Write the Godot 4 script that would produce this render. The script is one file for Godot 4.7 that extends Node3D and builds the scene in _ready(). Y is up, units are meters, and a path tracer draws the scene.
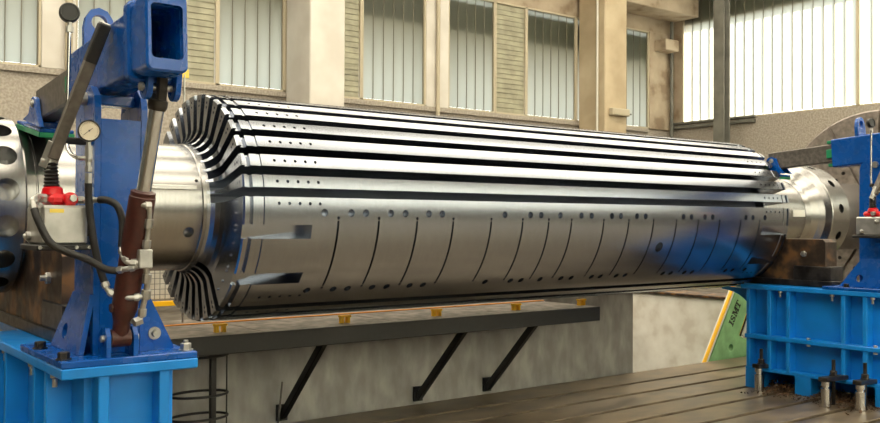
extends Node3D
# A turbo-generator rotor lying in a large machine hall, held by two blue steady rests.
# X runs along the rotor (away to the right), Y is up from the slotted floor plates, Z comes towards the viewer.

const AXIS_Y := 1.2644
const AXIS_Z := -4.2232
const REST_STEP := 5.10      # distance between the two steady rests
const ROTOR_A := 1.74        # ends of the slotted rotor body
const ROTOR_B := 5.995
const ROTOR_R := 0.55

var M := {}
var taken := {}

# ---------------------------------------------------------------- mesh builder
class MB:
	var v := PackedVector3Array()
	var n := PackedVector3Array()
	var uv := PackedVector2Array()
	var o := Vector3.ZERO
	func _init(origin := Vector3.ZERO):
		o = origin
	func tri(a: Vector3, b: Vector3, c: Vector3, na: Vector3, nb: Vector3, nc: Vector3) -> void:
		var g := (b - a).cross(c - a)
		if g.length_squared() < 1e-16:
			return
		if g.dot(na + nb + nc) > 0.0:
			v.append_array([a - o, c - o, b - o]); n.append_array([na, nc, nb])
		else:
			v.append_array([a - o, b - o, c - o]); n.append_array([na, nb, nc])
	func quad(a: Vector3, b: Vector3, c: Vector3, d: Vector3, na: Vector3, nb: Vector3, nc: Vector3, nd: Vector3) -> void:
		tri(a, b, c, na, nb, nc)
		tri(a, c, d, na, nc, nd)
	func flat(a: Vector3, b: Vector3, c: Vector3, d: Vector3, away: Vector3) -> void:
		# flat quad whose normal points away from the point 'away'
		var g := (c - a).cross(d - b).normalized()
		if g.dot((a + b + c + d) * 0.25 - away) < 0.0:
			g = -g
		quad(a, b, c, d, g, g, g, g)
	func box(c: Vector3, s: Vector3, b := 0.0, basis := Basis()) -> void:
		# box of size s about c with edges bevelled by b
		var h := s * 0.5
		b = minf(b, minf(h.x, minf(h.y, h.z)) * 0.9)
		var ax := [basis.x, basis.y, basis.z]
		var hv := [h.x, h.y, h.z]
		for k in 3:
			var i: int = (k + 1) % 3
			var j: int = (k + 2) % 3
			for sg in [-1.0, 1.0]:
				var nn: Vector3 = ax[k] * sg
				var pc: Vector3 = c + nn * hv[k]
				var u: Vector3 = ax[i] * (hv[i] - b)
				var w: Vector3 = ax[j] * (hv[j] - b)
				quad(pc - u - w, pc + u - w, pc + u + w, pc - u + w, nn, nn, nn, nn)
		if b <= 0.0:
			return
		for k in 3:
			var i: int = (k + 1) % 3
			var j: int = (k + 2) % 3
			for si in [-1.0, 1.0]:
				for sj in [-1.0, 1.0]:
					var ni: Vector3 = ax[i] * si
					var nj: Vector3 = ax[j] * sj
					var nn: Vector3 = (ni + nj).normalized()
					var l: Vector3 = ax[k] * (hv[k] - b)
					var p1: Vector3 = c + ni * hv[i] + nj * (hv[j] - b)
					var p2: Vector3 = c + ni * (hv[i] - b) + nj * hv[j]
					quad(p1 - l, p1 + l, p2 + l, p2 - l, nn, nn, nn, nn)
		for sx in [-1.0, 1.0]:
			for sy in [-1.0, 1.0]:
				for sz in [-1.0, 1.0]:
					var px: Vector3 = ax[0] * sx
					var py: Vector3 = ax[1] * sy
					var pz: Vector3 = ax[2] * sz
					var nn := (px + py + pz).normalized()
					tri(c + px * h.x + py * (h.y - b) + pz * (h.z - b), c + px * (h.x - b) + py * h.y + pz * (h.z - b), c + px * (h.x - b) + py * (h.y - b) + pz * h.z, nn, nn, nn)
	func span(a: Vector3, b: Vector3, bev := 0.0) -> void:
		box((a + b) * 0.5, (b - a).abs(), bev)
	func bar(a: Vector3, b: Vector3, w: float, h: float, bev := 0.0, up := Vector3.UP) -> void:
		# rectangular bar from a to b
		var d := (b - a).normalized()
		var x := up.cross(d)
		if x.length() < 0.01:
			x = Vector3.RIGHT.cross(d)
		x = x.normalized()
		var y := d.cross(x)
		box((a + b) * 0.5, Vector3(w, h, (b - a).length()), bev, Basis(x, y, d))
	func loft(a: PackedVector3Array, b: PackedVector3Array, smooth := true) -> void:
		# side surface between two closed rings with equal numbers of points
		var m := a.size()
		var ca := Vector3.ZERO
		var cb := Vector3.ZERO
		for k in m:
			ca += a[k] / m; cb += b[k] / m
		var nn := []
		for k in m:
			var t := (a[(k + 1) % m] - a[(k + m - 1) % m])
			var g := t.cross(b[k] - a[k]).normalized()
			if g.dot(a[k] + b[k] - ca - cb) < 0.0:
				g = -g
			nn.append(g)
		for k in m:
			var j := (k + 1) % m
			if smooth:
				quad(a[k], a[j], b[j], b[k], nn[k], nn[j], nn[j], nn[k])
			else:
				flat(a[k], a[j], b[j], b[k], (ca + cb) * 0.5)
	func fan(a: PackedVector3Array, nn: Vector3) -> void:
		var c := Vector3.ZERO
		for p in a:
			c += p / a.size()
		for k in a.size():
			tri(c, a[k], a[(k + 1) % a.size()], nn, nn, nn)
	func ring(c: Vector3, d: Vector3, r: float, m: int, turn := 0.0) -> PackedVector3Array:
		var x := Vector3.UP.cross(d)
		if x.length() < 0.05:
			x = Vector3.RIGHT.cross(d)
		x = x.normalized()
		var y := d.cross(x).normalized()
		var out := PackedVector3Array()
		for k in m:
			var t := TAU * k / m + turn
			out.append(c + x * cos(t) * r + y * sin(t) * r)
		return out
	func cyl(a: Vector3, b: Vector3, r: float, m := 16, r2 := -1.0, caps := true) -> void:
		var d := (b - a).normalized()
		if r2 < 0.0:
			r2 = r
		var ra := ring(a, d, r, m)
		var rb := ring(b, d, r2, m)
		loft(ra, rb)
		if caps:
			fan(ra, -d); fan(rb, d)
	func turned(a: Vector3, d: Vector3, prof: Array, m := 20) -> void:
		# lathed shape: prof holds [distance along d, radius]; capped at both ends
		var last := PackedVector3Array()
		for k in prof.size():
			var q := ring(a + d * prof[k][0], d, maxf(prof[k][1], 0.0004), m)
			if k > 0:
				if absf(prof[k][0] - prof[k - 1][0]) < 1e-5:
					var s := signf(prof[k - 1][1] - prof[k][1])
					for i in m:
						var j := (i + 1) % m
						quad(last[i], last[j], q[j], q[i], d * s, d * s, d * s, d * s)
				else:
					loft(last, q)
			else:
				fan(q, -d)
			last = q
		fan(last, d)
	func hexa(a: Vector3, d: Vector3, r: float, h: float) -> void:
		d = d.normalized()
		var ra := ring(a, d, r, 6, 0.3)
		var rb := ring(a + d * h * 0.85, d, r, 6, 0.3)
		var rc := ring(a + d * h, d, r * 0.88, 6, 0.3)
		loft(ra, rb, false); loft(rb, rc, false); fan(rc, d); fan(ra, -d)
	func tube(pts: Array, r: float, m := 10, caps := true) -> void:
		# swept round tube along a polyline
		var last := PackedVector3Array()
		var lastn := PackedVector3Array()
		var x := Vector3.ZERO
		for k in pts.size():
			var d: Vector3 = (pts[mini(k + 1, pts.size() - 1)] - pts[maxi(k - 1, 0)]).normalized()
			if k == 0:
				x = d.cross(Vector3(0.31, 0.52, 0.79)).normalized()
			x = (x - d * x.dot(d)).normalized()
			var y := d.cross(x)
			var q := PackedVector3Array()
			var qn := PackedVector3Array()
			for i in m:
				var t := TAU * i / m
				qn.append(x * cos(t) + y * sin(t)); q.append(pts[k] + qn[i] * r)
			if k > 0:
				for i in m:
					var j := (i + 1) % m
					quad(last[i], last[j], q[j], q[i], lastn[i], lastn[j], qn[j], qn[i])
			elif caps:
				fan(q, -d)
			if k == pts.size() - 1 and caps:
				fan(q, d)
			last = q; lastn = qn
	func prism(poly: PackedVector2Array, c: Vector3, ex: Vector3, ey: Vector3, depth: float) -> void:
		# polygon in the plane of ex, ey through c, thickened by depth (half to each side)
		var z := ex.cross(ey).normalized()
		var idx := Geometry2D.triangulate_polygon(poly)
		var f := PackedVector3Array()
		var b := PackedVector3Array()
		for p in poly:
			f.append(c + ex * p.x + ey * p.y + z * depth * 0.5)
			b.append(c + ex * p.x + ey * p.y - z * depth * 0.5)
		for k in range(0, idx.size(), 3):
			tri(f[idx[k]], f[idx[k + 1]], f[idx[k + 2]], z, z, z)
			tri(b[idx[k]], b[idx[k + 1]], b[idx[k + 2]], -z, -z, -z)
		var turn := 1.0 if Geometry2D.is_polygon_clockwise(poly) else -1.0
		for k in poly.size():
			var j := (k + 1) % poly.size()
			var t := poly[j] - poly[k]
			var nn := (ex * -t.y + ey * t.x).normalized() * turn
			quad(f[k], f[j], b[j], b[k], nn, nn, nn, nn)
	func plate_hole(poly: PackedVector2Array, hole: Vector2, hr: float, c: Vector3, ex: Vector3, ey: Vector3, depth: float, hole_top := 0.0) -> void:
		# plate (star-shaped about the hole) with a round hole through it
		var z := ex.cross(ey).normalized()
		var angles := []
		for k in 24:
			angles.append(TAU * k / 24.0)
		for p in poly:
			angles.append(fposmod((p - hole).angle(), TAU))
		angles.sort()
		var out := []
		var inn := []
		for t in angles:
			var d := Vector2(cos(t), sin(t))
			var best := 1e9
			for k in poly.size():
				var hit = Geometry2D.segment_intersects_segment(hole, hole + d * 10.0, poly[k], poly[(k + 1) % poly.size()])
				if hit != null:
					best = minf(best, (hit - hole).length())
			out.append(hole + d * best)
			inn.append(hole + d * hr + Vector2(0, hole_top * maxf(0.0, -d.y)))
		var m := angles.size()
		for k in m:
			var j := (k + 1) % m
			var q := []
			for s in [0.5, -0.5]:
				for p in [out[k], out[j], inn[j], inn[k]]:
					q.append(c + ex * p.x + ey * p.y + z * depth * s)
			quad(q[0], q[1], q[2], q[3], z, z, z, z)
			quad(q[4], q[5], q[6], q[7], -z, -z, -z, -z)
			var ctr := c + ex * hole.x + ey * hole.y
			flat(q[0], q[1], q[5], q[4], ctr)
			var mid: Vector3 = (q[3] + q[2]) * 0.5
			flat(q[3], q[2], q[6], q[7], mid * 2.0 - ctr)
	func rr(w: float, h: float, r: float, seg := 4) -> PackedVector2Array:
		var out := PackedVector2Array()
		for c in [[1, 1, 0.0], [-1, 1, PI / 2], [-1, -1, PI], [1, -1, PI * 1.5]]:
			for k in seg + 1:
				var t: float = c[2] + PI / 2 * k / seg
				out.append(Vector2(c[0] * (w * 0.5 - r) + cos(t) * r, c[1] * (h * 0.5 - r) + sin(t) * r))
		return out
	func square_tube(xf: Transform3D, w: float, h: float, r: float, wi: float, hi: float, ri: float, z0: float, z1: float, bev := 0.0) -> void:
		# rectangular tube along the z of xf, with rounded corners and open ends
		var a := rr(w, h, r)
		var ab := rr(w - bev * 2, h - bev * 2, maxf(r - bev, 0.002))
		var b := rr(wi, hi, ri)
		var m := a.size()
		var R := []
		for s in [[ab, z0], [a, z0 + bev], [a, z1 - bev], [ab, z1], [b, z1], [b, z0]]:
			var q := PackedVector3Array()
			for p in s[0]:
				q.append(xf * Vector3(p.x, p.y, s[1]))
			R.append(q)
		loft(R[1], R[2])
		if bev > 0.0:
			loft(R[0], R[1]); loft(R[2], R[3])
		var zz := xf.basis.z.normalized()
		for k in m:
			var j := (k + 1) % m
			quad(R[3][k], R[3][j], R[4][j], R[4][k], zz, zz, zz, zz)
			quad(R[0][k], R[0][j], R[5][j], R[5][k], -zz, -zz, -zz, -zz)
			var nin := (xf.origin - xf * Vector3(b[k].x, b[k].y, 0)).normalized()
			var njn := (xf.origin - xf * Vector3(b[j].x, b[j].y, 0)).normalized()
			quad(R[4][k], R[4][j], R[5][j], R[5][k], nin, njn, njn, nin)
	func panel(map: Callable, u0: float, u1: float, v0: float, v1: float, holes: Array, cuts: Array, dv: float, du := 9.9) -> void:
		# a surface map(u, v) -> [place, normal], with round holes [u, v, ru, rv, depth] and square cuts [u0, u1, v0, v1, depth] sunk into it
		var us := [u0, u1]
		var vs := [v0, v1]
		var cells := []
		for hh in holes:
			var c := [hh[0] - hh[2] * 1.35, hh[0] + hh[2] * 1.35, hh[1] - hh[3] * 1.35, hh[1] + hh[3] * 1.35]
			cells.append(c)
		for hh in cuts:
			cells.append(hh)
		for c in cells:
			us.append(c[0]); us.append(c[1]); vs.append(c[2]); vs.append(c[3])
		us = MB.tidy(us, u0, u1, du); vs = MB.tidy(vs, v0, v1, dv)
		var P := []
		for u in us:
			var row := []
			for w in vs:
				row.append(map.call(u, w))
			P.append(row)
		for i in us.size() - 1:
			for j in vs.size() - 1:
				var cu: float = (us[i] + us[i + 1]) * 0.5
				var cv: float = (vs[j] + vs[j + 1]) * 0.5
				var skip := false
				for c in cells:
					if cu > c[0] and cu < c[1] and cv > c[2] and cv < c[3]:
						skip = true
						break
				if not skip:
					quad(P[i][j][0], P[i + 1][j][0], P[i + 1][j + 1][0], P[i][j + 1][0], P[i][j][1], P[i + 1][j][1], P[i + 1][j + 1][1], P[i][j + 1][1])
		for hh in holes:
			var m := 16
			var mid: Array = map.call(hh[0], hh[1])
			var ctr: Vector3 = mid[0]
			var fl := PackedVector3Array()
			var wall := []
			for k in m + 1:
				var t := TAU * k / m
				var d := Vector2(cos(t), sin(t))
				var e := d / maxf(absf(d.x), absf(d.y)) * 1.35
				var q: Array = map.call(hh[0] + d.x * hh[2], hh[1] + d.y * hh[3])
				var s: Array = map.call(hh[0] + e.x * hh[2], hh[1] + e.y * hh[3])
				wall.append([q[0], q[1], s[0], s[1], q[0] - mid[1] * hh[4]])
				if k < m:
					fl.append(q[0] - mid[1] * hh[4])
			for k in m:
				var a: Array = wall[k]
				var b: Array = wall[k + 1]
				quad(a[2], b[2], b[0], a[0], a[3], b[3], b[1], a[1])
				var na: Vector3 = (ctr - a[0]).normalized()
				var nb: Vector3 = (ctr - b[0]).normalized()
				quad(a[0], b[0], b[4], a[4], na, nb, nb, na)
			fan(fl, mid[1])
		for c in cuts:
			var steps := maxi(2, int(ceil((c[3] - c[2]) / dv)))
			var ends := []
			for k in steps + 1:
				var w: float = lerpf(c[2], c[3], float(k) / steps)
				var a: Array = map.call(c[0], w)
				var b: Array = map.call(c[1], w)
				ends.append([a[0], b[0], a[0] - a[1] * c[4], b[0] - b[1] * c[4], a[1]])
			for k in steps:
				var a: Array = ends[k]
				var b: Array = ends[k + 1]
				var d: Vector3 = (a[1] - a[0]).normalized()
				quad(a[0], b[0], b[2], a[2], d, d, d, d)
				quad(a[1], b[1], b[3], a[3], -d, -d, -d, -d)
				quad(a[2], b[2], b[3], a[3], a[4], b[4], b[4], a[4])
			for k in [0, steps]:
				var a: Array = ends[k]
				var o2: Array = ends[1 if k == 0 else steps - 1]
				flat(a[0], a[1], a[3], a[2], (a[0] + a[1]) * 1.0 - (o2[0] + o2[1]) * 0.5)
	static func tidy(a: Array, lo: float, hi: float, step: float) -> Array:
		a.sort()
		var out := [lo]
		for x in a:
			x = clampf(x, lo, hi)
			if x - out[-1] < 1e-6:
				continue
			var m := int(ceil((x - out[-1]) / step - 1e-6))
			var from: float = out[-1]
			for k in range(1, m + 1):
				out.append(lerpf(from, x, float(k) / m))
		return out
	func mesh() -> ArrayMesh:
		var arr := []
		arr.resize(Mesh.ARRAY_MAX)
		arr[Mesh.ARRAY_VERTEX] = v
		arr[Mesh.ARRAY_NORMAL] = n
		var m := ArrayMesh.new()
		m.add_surface_from_arrays(Mesh.PRIMITIVE_TRIANGLES, arr)
		return m

# ---------------------------------------------------------------- scene helpers
func numbered(called: String) -> String:
	if not taken.has(called):
		taken[called] = 0
		return called
	taken[called] += 1
	return "%s_%03d" % [called, taken[called]]

func tag(o: Node3D, label: String, category: String, group := "", kind := "") -> Node3D:
	if label: o.set_meta("label", label)
	if category: o.set_meta("category", category)
	if group: o.set_meta("group", group)
	if kind: o.set_meta("kind", kind)
	return o

func thing(called: String, at: Vector3, label: String, category: String, group := "", kind := "") -> Node3D:
	var o := Node3D.new()
	o.name = numbered(called)
	o.position = at
	add_child(o)
	return tag(o, label, category, group, kind)

func part(called: String, mb: MB, m: Material, parent: Node3D, label := "") -> MeshInstance3D:
	var o := MeshInstance3D.new()
	o.name = called
	o.mesh = mb.mesh()
	o.material_override = m
	parent.add_child(o, true)
	if label: o.set_meta("label", label)
	return o

func single(called: String, at: Vector3, mb: MB, m: Material, label: String, category: String, group := "", kind := "") -> MeshInstance3D:
	var o := MeshInstance3D.new()
	o.name = numbered(called)
	o.mesh = mb.mesh()
	o.material_override = m
	o.position = at
	add_child(o)
	tag(o, label, category, group, kind)
	return o

func copy_to(o: Node3D, shift: Vector3, label: String) -> Node3D:
	var c: Node3D = o.duplicate()
	var base := String(o.name)
	var rx := RegEx.create_from_string("_\\d{3}$")
	c.name = numbered(rx.sub(base, ""))
	add_child(c)
	c.position = o.position + shift
	c.set_meta("label", label)
	return c

func bez(pts: Array, steps := 6) -> Array:
	# smooth curve through the given points
	var cu := Curve3D.new()
	for k in pts.size():
		var a: Vector3 = pts[maxi(k - 1, 0)]
		var b: Vector3 = pts[mini(k + 1, pts.size() - 1)]
		var t := (b - a) / 6.0
		cu.add_point(pts[k], -t, t)
	var out := []
	for k in pts.size() - 1:
		for s in steps:
			out.append(cu.sample(k, float(s) / steps))
	out.append(pts[-1])
	return out

# ---------------------------------------------------------------- materials
func noise_image(sd: int, freq: float, octaves: int, size := 256) -> Image:
	var f := FastNoiseLite.new()
	f.seed = sd
	f.noise_type = FastNoiseLite.TYPE_SIMPLEX_SMOOTH
	f.frequency = freq
	f.fractal_octaves = octaves
	var im := f.get_seamless_image(size, size)
	im.convert(Image.FORMAT_L8)
	return im

func ramp_tex(im: Image, stops: Array) -> ImageTexture:
	# grey noise to colours: stops are [value, colour]
	var g := Gradient.new()
	var off := PackedFloat32Array()
	var col := PackedColorArray()
	for s in stops:
		off.append(s[0]); col.append(s[1])
	g.offsets = off
	g.colors = col
	var lut := []
	for k in 256:
		lut.append(g.sample(k / 255.0))
	var out := Image.create_empty(im.get_width(), im.get_height(), false, Image.FORMAT_RGB8)
	for y in im.get_height():
		for x in im.get_width():
			out.set_pixel(x, y, lut[int(im.get_pixel(x, y).r * 255.0)])
	return ImageTexture.create_from_image(out)

func mat(key: String, color: Color, rough: float, metal := 0.0) -> StandardMaterial3D:
	var m := StandardMaterial3D.new()
	m.resource_name = key
	m.albedo_color = color
	m.roughness = rough
	m.metallic = metal
	M[key] = m
	return m

func dress(m: StandardMaterial3D, tex: Texture2D, scale: Vector3, rough_tex: Texture2D = null, bump := 0.0) -> void:
	m.albedo_texture = tex
	m.uv1_triplanar = true
	m.uv1_world_triplanar = true
	m.uv1_scale = scale
	if rough_tex:
		m.roughness_texture = rough_tex
		m.roughness_texture_channel = BaseMaterial3D.TEXTURE_CHANNEL_RED
	if bump > 0.0 and rough_tex:
		m.heightmap_enabled = true
		m.heightmap_texture = rough_tex
		m.heightmap_scale = bump

func g(v: float) -> Color:
	return Color(v, v, v)

func make_materials() -> void:
	var soft := noise_image(3, 0.012, 4)
	var fine := noise_image(7, 0.05, 4)
	var blot := noise_image(11, 0.02, 5)
	var soft_g := ramp_tex(soft, [[0.2, g(0.86)], [0.8, g(1.0)]])
	var fine_g := ramp_tex(fine, [[0.25, g(0.80)], [0.75, g(1.0)]])
	var rough_g := ramp_tex(fine, [[0.2, g(0.78)], [0.8, g(1.0)]])
	# turned steel: fine rings round the axis, so quick along x and slow across it
	dress(mat("steel", Color(0.625, 0.65, 0.695), 0.24, 1.0), ramp_tex(fine, [[0.2, g(0.94)], [0.8, g(1.0)]]), Vector3(14.0, 0.5, 0.5))
	dress(mat("shaft_steel", Color(0.66, 0.66, 0.66), 0.25, 1.0), ramp_tex(fine, [[0.2, g(0.93)], [0.8, g(1.0)]]), Vector3(14.0, 0.4, 0.4))
	mat("milled_steel", Color(0.625, 0.65, 0.695), 0.75, 1.0)
	mat("bright_steel", Color(0.80, 0.80, 0.80), 0.22, 1.0)
	mat("chrome", Color(0.82, 0.84, 0.87), 0.12, 1.0)
	dress(mat("zinc", Color(0.74, 0.74, 0.73), 0.38, 0.8), soft_g, Vector3(3, 3, 3))
	dress(mat("dark_steel", Color(0.24, 0.225, 0.215), 0.42, 0.5), ramp_tex(blot, [[0.25, g(0.6)], [0.7, g(1.0)]]), Vector3(1.5, 1.5, 1.5), rough_g)
	dress(mat("bar_steel", Color(0.43, 0.41, 0.39), 0.38, 0.35), fine_g, Vector3(2, 2, 2))
	dress(mat("rusty", Color(1, 1, 1), 0.55, 0.4), ramp_tex(blot, [[0.3, Color(0.20, 0.165, 0.14)], [0.5, Color(0.30, 0.235, 0.185)], [0.64, Color(0.40, 0.30, 0.21)], [0.78, Color(0.50, 0.36, 0.22)]]), Vector3(1.1, 1.1, 1.1), rough_g)
	dress(mat("blue", Color(0.06, 0.52, 0.87), 0.38), ramp_tex(soft, [[0.2, g(0.90)], [0.8, g(1.0)]]), Vector3(0.9, 0.9, 0.9), rough_g, 0.03)
	dress(mat("deep_blue", Color(0.0, 0.31, 0.65), 0.30), ramp_tex(soft, [[0.2, g(0.90)], [0.8, g(1.0)]]), Vector3(0.9, 0.9, 0.9), rough_g, 0.03)
	dress(mat("brown_paint", Color(0.26, 0.105, 0.085), 0.42), fine_g, Vector3(3, 3, 3))
	mat("green_pad", Color(0.04, 0.50, 0.33), 0.5)
	dress(mat("green_paint", Color(0.56, 0.76, 0.54), 0.45), soft_g, Vector3(1.5, 1.5, 1.5))
	mat("yellow", Color(1.0, 0.76, 0.07), 0.45)
	mat("orange", Color(0.86, 0.54, 0.12), 0.6)
	mat("red", Color(0.78, 0.04, 0.09), 0.28)
	mat("rubber", Color(0.085, 0.08, 0.085), 0.55)
	mat("black", Color(0.035, 0.035, 0.04), 0.4)
	dress(mat("black_paint", Color(0.075, 0.078, 0.08), 0.5), fine_g, Vector3(2, 2, 2))
	mat("dial", Color(0.86, 0.82, 0.74), 0.5)
	mat("white", Color(0.86, 0.86, 0.83), 0.5)
	mat("label_yellow", Color(0.90, 0.80, 0.34), 0.5)
	# slotted cast-iron floor, oily and worn
	dress(mat("floor_iron", Color(1, 1, 1), 0.42, 0.45), ramp_tex(blot, [[0.22, Color(0.38, 0.335, 0.275)], [0.5, Color(0.475, 0.425, 0.355)], [0.78, Color(0.54, 0.485, 0.405)]]), Vector3(0.5, 0.5, 0.9), ramp_tex(blot, [[0.2, g(0.8)], [0.8, g(1.0)]]))
	dress(mat("shop_floor", Color(0.40, 0.38, 0.35), 0.95), fine_g, Vector3(0.5, 0.5, 0.5))
	M.shop_floor.metallic_specular = 0.15
	dress(mat("concrete", Color(1, 1, 1), 0.85), ramp_tex(blot, [[0.22, Color(0.53, 0.52, 0.505)], [0.5, Color(0.58, 0.572, 0.555)], [0.8, Color(0.64, 0.63, 0.61)]]), Vector3(1.1, 0.5, 1.1), rough_g, 0.15)
	dress(mat("pale_concrete", Color(1, 1, 1), 0.85), ramp_tex(blot, [[0.2, Color(0.84, 0.815, 0.77)], [0.45, Color(0.90, 0.885, 0.85)], [0.8, Color(0.94, 0.93, 0.90)]]), Vector3(0.6, 0.6, 0.6), rough_g, 0.15)
	dress(mat("column_concrete", Color(1, 1, 1), 0.85), ramp_tex(soft, [[0.2, Color(0.79, 0.77, 0.74)], [0.8, Color(0.85, 0.835, 0.81)]]), Vector3(0.25, 0.25, 0.25), rough_g, 0.1)
	dress(mat("tan_concrete", Color(1, 1, 1), 0.85), ramp_tex(soft, [[0.2, Color(0.70, 0.63, 0.52)], [0.8, Color(0.78, 0.72, 0.61)]]), Vector3(0.25, 0.25, 0.25), rough_g)
	dress(mat("old_plaster", Color(1, 1, 1), 0.9), ramp_tex(blot, [[0.2, Color(0.54, 0.47, 0.39)], [0.40, Color(0.66, 0.60, 0.52)], [0.8, Color(0.72, 0.66, 0.58)]]), Vector3(0.22, 0.22, 0.22), rough_g, 0.15)
	dress(mat("grit_wall", Color(1, 1, 1), 0.95), ramp_tex(fine, [[0.2, Color(0.57, 0.54, 0.50)], [0.5, Color(0.63, 0.60, 0.56)], [0.8, Color(0.69, 0.66, 0.615)]]), Vector3(1.3, 1.3, 1.3), rough_g, 0.4)
	dress(mat("deck", Color(1, 1, 1), 0.55, 0.2), ramp_tex(blot, [[0.25, Color(0.27, 0.245, 0.22)], [0.7, Color(0.47, 0.435, 0.40)]]), Vector3(1.2, 1.2, 1.2), rough_g)
	dress(mat("roof", Color(0.72, 0.69, 0.63), 0.9), soft_g, Vector3(0.2, 0.2, 0.2))
	mat("frame_paint", Color(0.74, 0.70, 0.61), 0.6)
	dress(mat("slat", Color(0.66, 0.65, 0.56), 0.55), soft_g, Vector3(0.7, 0.7, 0.7))
	dress(mat("disc_iron", Color(0.60, 0.565, 0.54), 0.5, 0.5), ramp_tex(fine, [[0.2, g(0.82)], [0.8, g(1.0)]]), Vector3(1.2, 1.2, 1.2), rough_g)
	dress(mat("girder", Color(0.46, 0.46, 0.43), 0.6), soft_g, Vector3(0.5, 0.5, 0.5))
	mat("joint", Color(0.50, 0.48, 0.42), 0.6)
	mat("pvc", Color(0.83, 0.82, 0.78), 0.4)
	# cast channel glass, milky: light falls through it and is scattered
	var glass := mat("channel_glass", Color(0.28, 0.30, 0.26), 0.35)
	glass.backlight_enabled = true
	glass.backlight = Color(1.0, 1.0, 0.96)
	var glow := mat("lamp_glow", Color(1, 1, 1), 0.6)
	glow.emission_enabled = true
	glow.emission = Color(1.0, 0.95, 0.84)
	glow.emission_energy_multiplier = 1.0
	mat("lamp_body", Color(0.8, 0.8, 0.78), 0.5)

# ---------------------------------------------------------------- camera, sky, sun, lamps
func make_camera_and_light() -> void:
	var cam := Camera3D.new()
	cam.name = "camera"
	var psi := 0.9168
	var pit := 0.0115
	var rol := 0.0046
	var f := Vector3(cos(psi), 0, -sin(psi))
	var r := Vector3(sin(psi), 0, cos(psi))
	var f2 := f * cos(pit) + Vector3.UP * sin(pit)
	var u2 := Vector3.UP * cos(pit) - f * sin(pit)
	var r3 := r * cos(rol) + u2 * sin(rol)
	var u3 := u2 * cos(rol) - r * sin(rol)
	cam.transform = Transform3D(Basis(r3, u3, -f2), Vector3(0, 1.2, 0))
	cam.fov = rad_to_deg(2.0 * atan(211.5 / 912.0))
	cam.near = 0.05
	cam.far = 200.0
	add_child(cam)
	cam.current = true

	var env := Environment.new()
	env.background_mode = Environment.BG_SKY
	var sky := Sky.new()
	var sm := ProceduralSkyMaterial.new()
	sm.sky_top_color = Color(0.80, 0.84, 0.88)
	sm.sky_horizon_color = Color(0.90, 0.91, 0.90)
	sm.ground_bottom_color = Color(0.42, 0.40, 0.36)
	sm.ground_horizon_color = Color(0.62, 0.60, 0.56)
	sm.sky_energy_multiplier = 2.5
	sm.ground_energy_multiplier = 2.5
	sky.sky_material = sm
	env.sky = sky
	env.tonemap_mode = Environment.TONE_MAPPER_LINEAR
	env.tonemap_exposure = 1.25
	env.sdfgi_enabled = true
	env.ssao_enabled = true
	env.ssil_enabled = true
	var we := WorldEnvironment.new()
	we.name = "environment"
	we.environment = env
	add_child(we)

	var sun := DirectionalLight3D.new()
	sun.name = "sun"
	sun.light_color = Color(1.0, 0.95, 0.88)
	sun.light_energy = 12.0
	sun.light_angular_distance = 0.53
	sun.shadow_enabled = true
	sun.look_at_from_position(Vector3(9, 12, 16), Vector3.ZERO)
	add_child(sun)

	# rows of ceiling light panels over the hall, each a housing with a milky face
	var proto: Node3D = null
	var row_names := ["far window wall", "rotor's far side", "rotor", "gangway", "front wall"]
	var zs := [-11.5, -7.0, -2.5, 2.0]
	for zi in zs.size():
		for xi in 4:
			var at := Vector3(-3.5 + xi * 6.4, 8.55, zs[zi])
			var l := "white ceiling light panel above the %s, number %s from the left end" % [row_names[zi], ["one", "two", "three", "four"][xi]]
			if proto == null:
				proto = thing("ceiling_light", at, l, "light", "ceiling light panels")
				var mb := MB.new()
				mb.box(Vector3(0, 0.08, 0), Vector3(6.2, 0.12, 3.3), 0.02)
				part("housing", mb, M.lamp_body, proto)
				mb = MB.new()
				mb.box(Vector3(0, 0.01, 0), Vector3(6.0, 0.02, 3.1), 0.004)
				part("diffuser", mb, M.lamp_glow, proto)
				var al := AreaLight3D.new()
				al.name = "panel_glow"
				al.area_size = Vector2(6.0, 3.1)
				al.light_color = Color(1.0, 0.952, 0.855)
				al.light_energy = 17.0
				al.area_range = 40.0
				al.shadow_enabled = true
				al.rotation.x = -PI / 2
				al.position = Vector3(0, -0.02, 0)
				proto.add_child(al)
			else:
				copy_to(proto, at - proto.position, l)

# ---------------------------------------------------------------- the hall
func slab(called: String, a: Vector3, b: Vector3, m: Material, label: String, category: String, bev := 0.0) -> MeshInstance3D:
	var mb := MB.new(Vector3((a.x + b.x) / 2, minf(a.y, b.y), (a.z + b.z) / 2))
	mb.span(a, b, bev)
	return single(called, mb.o, mb, m, label, category, "", "structure")

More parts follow.
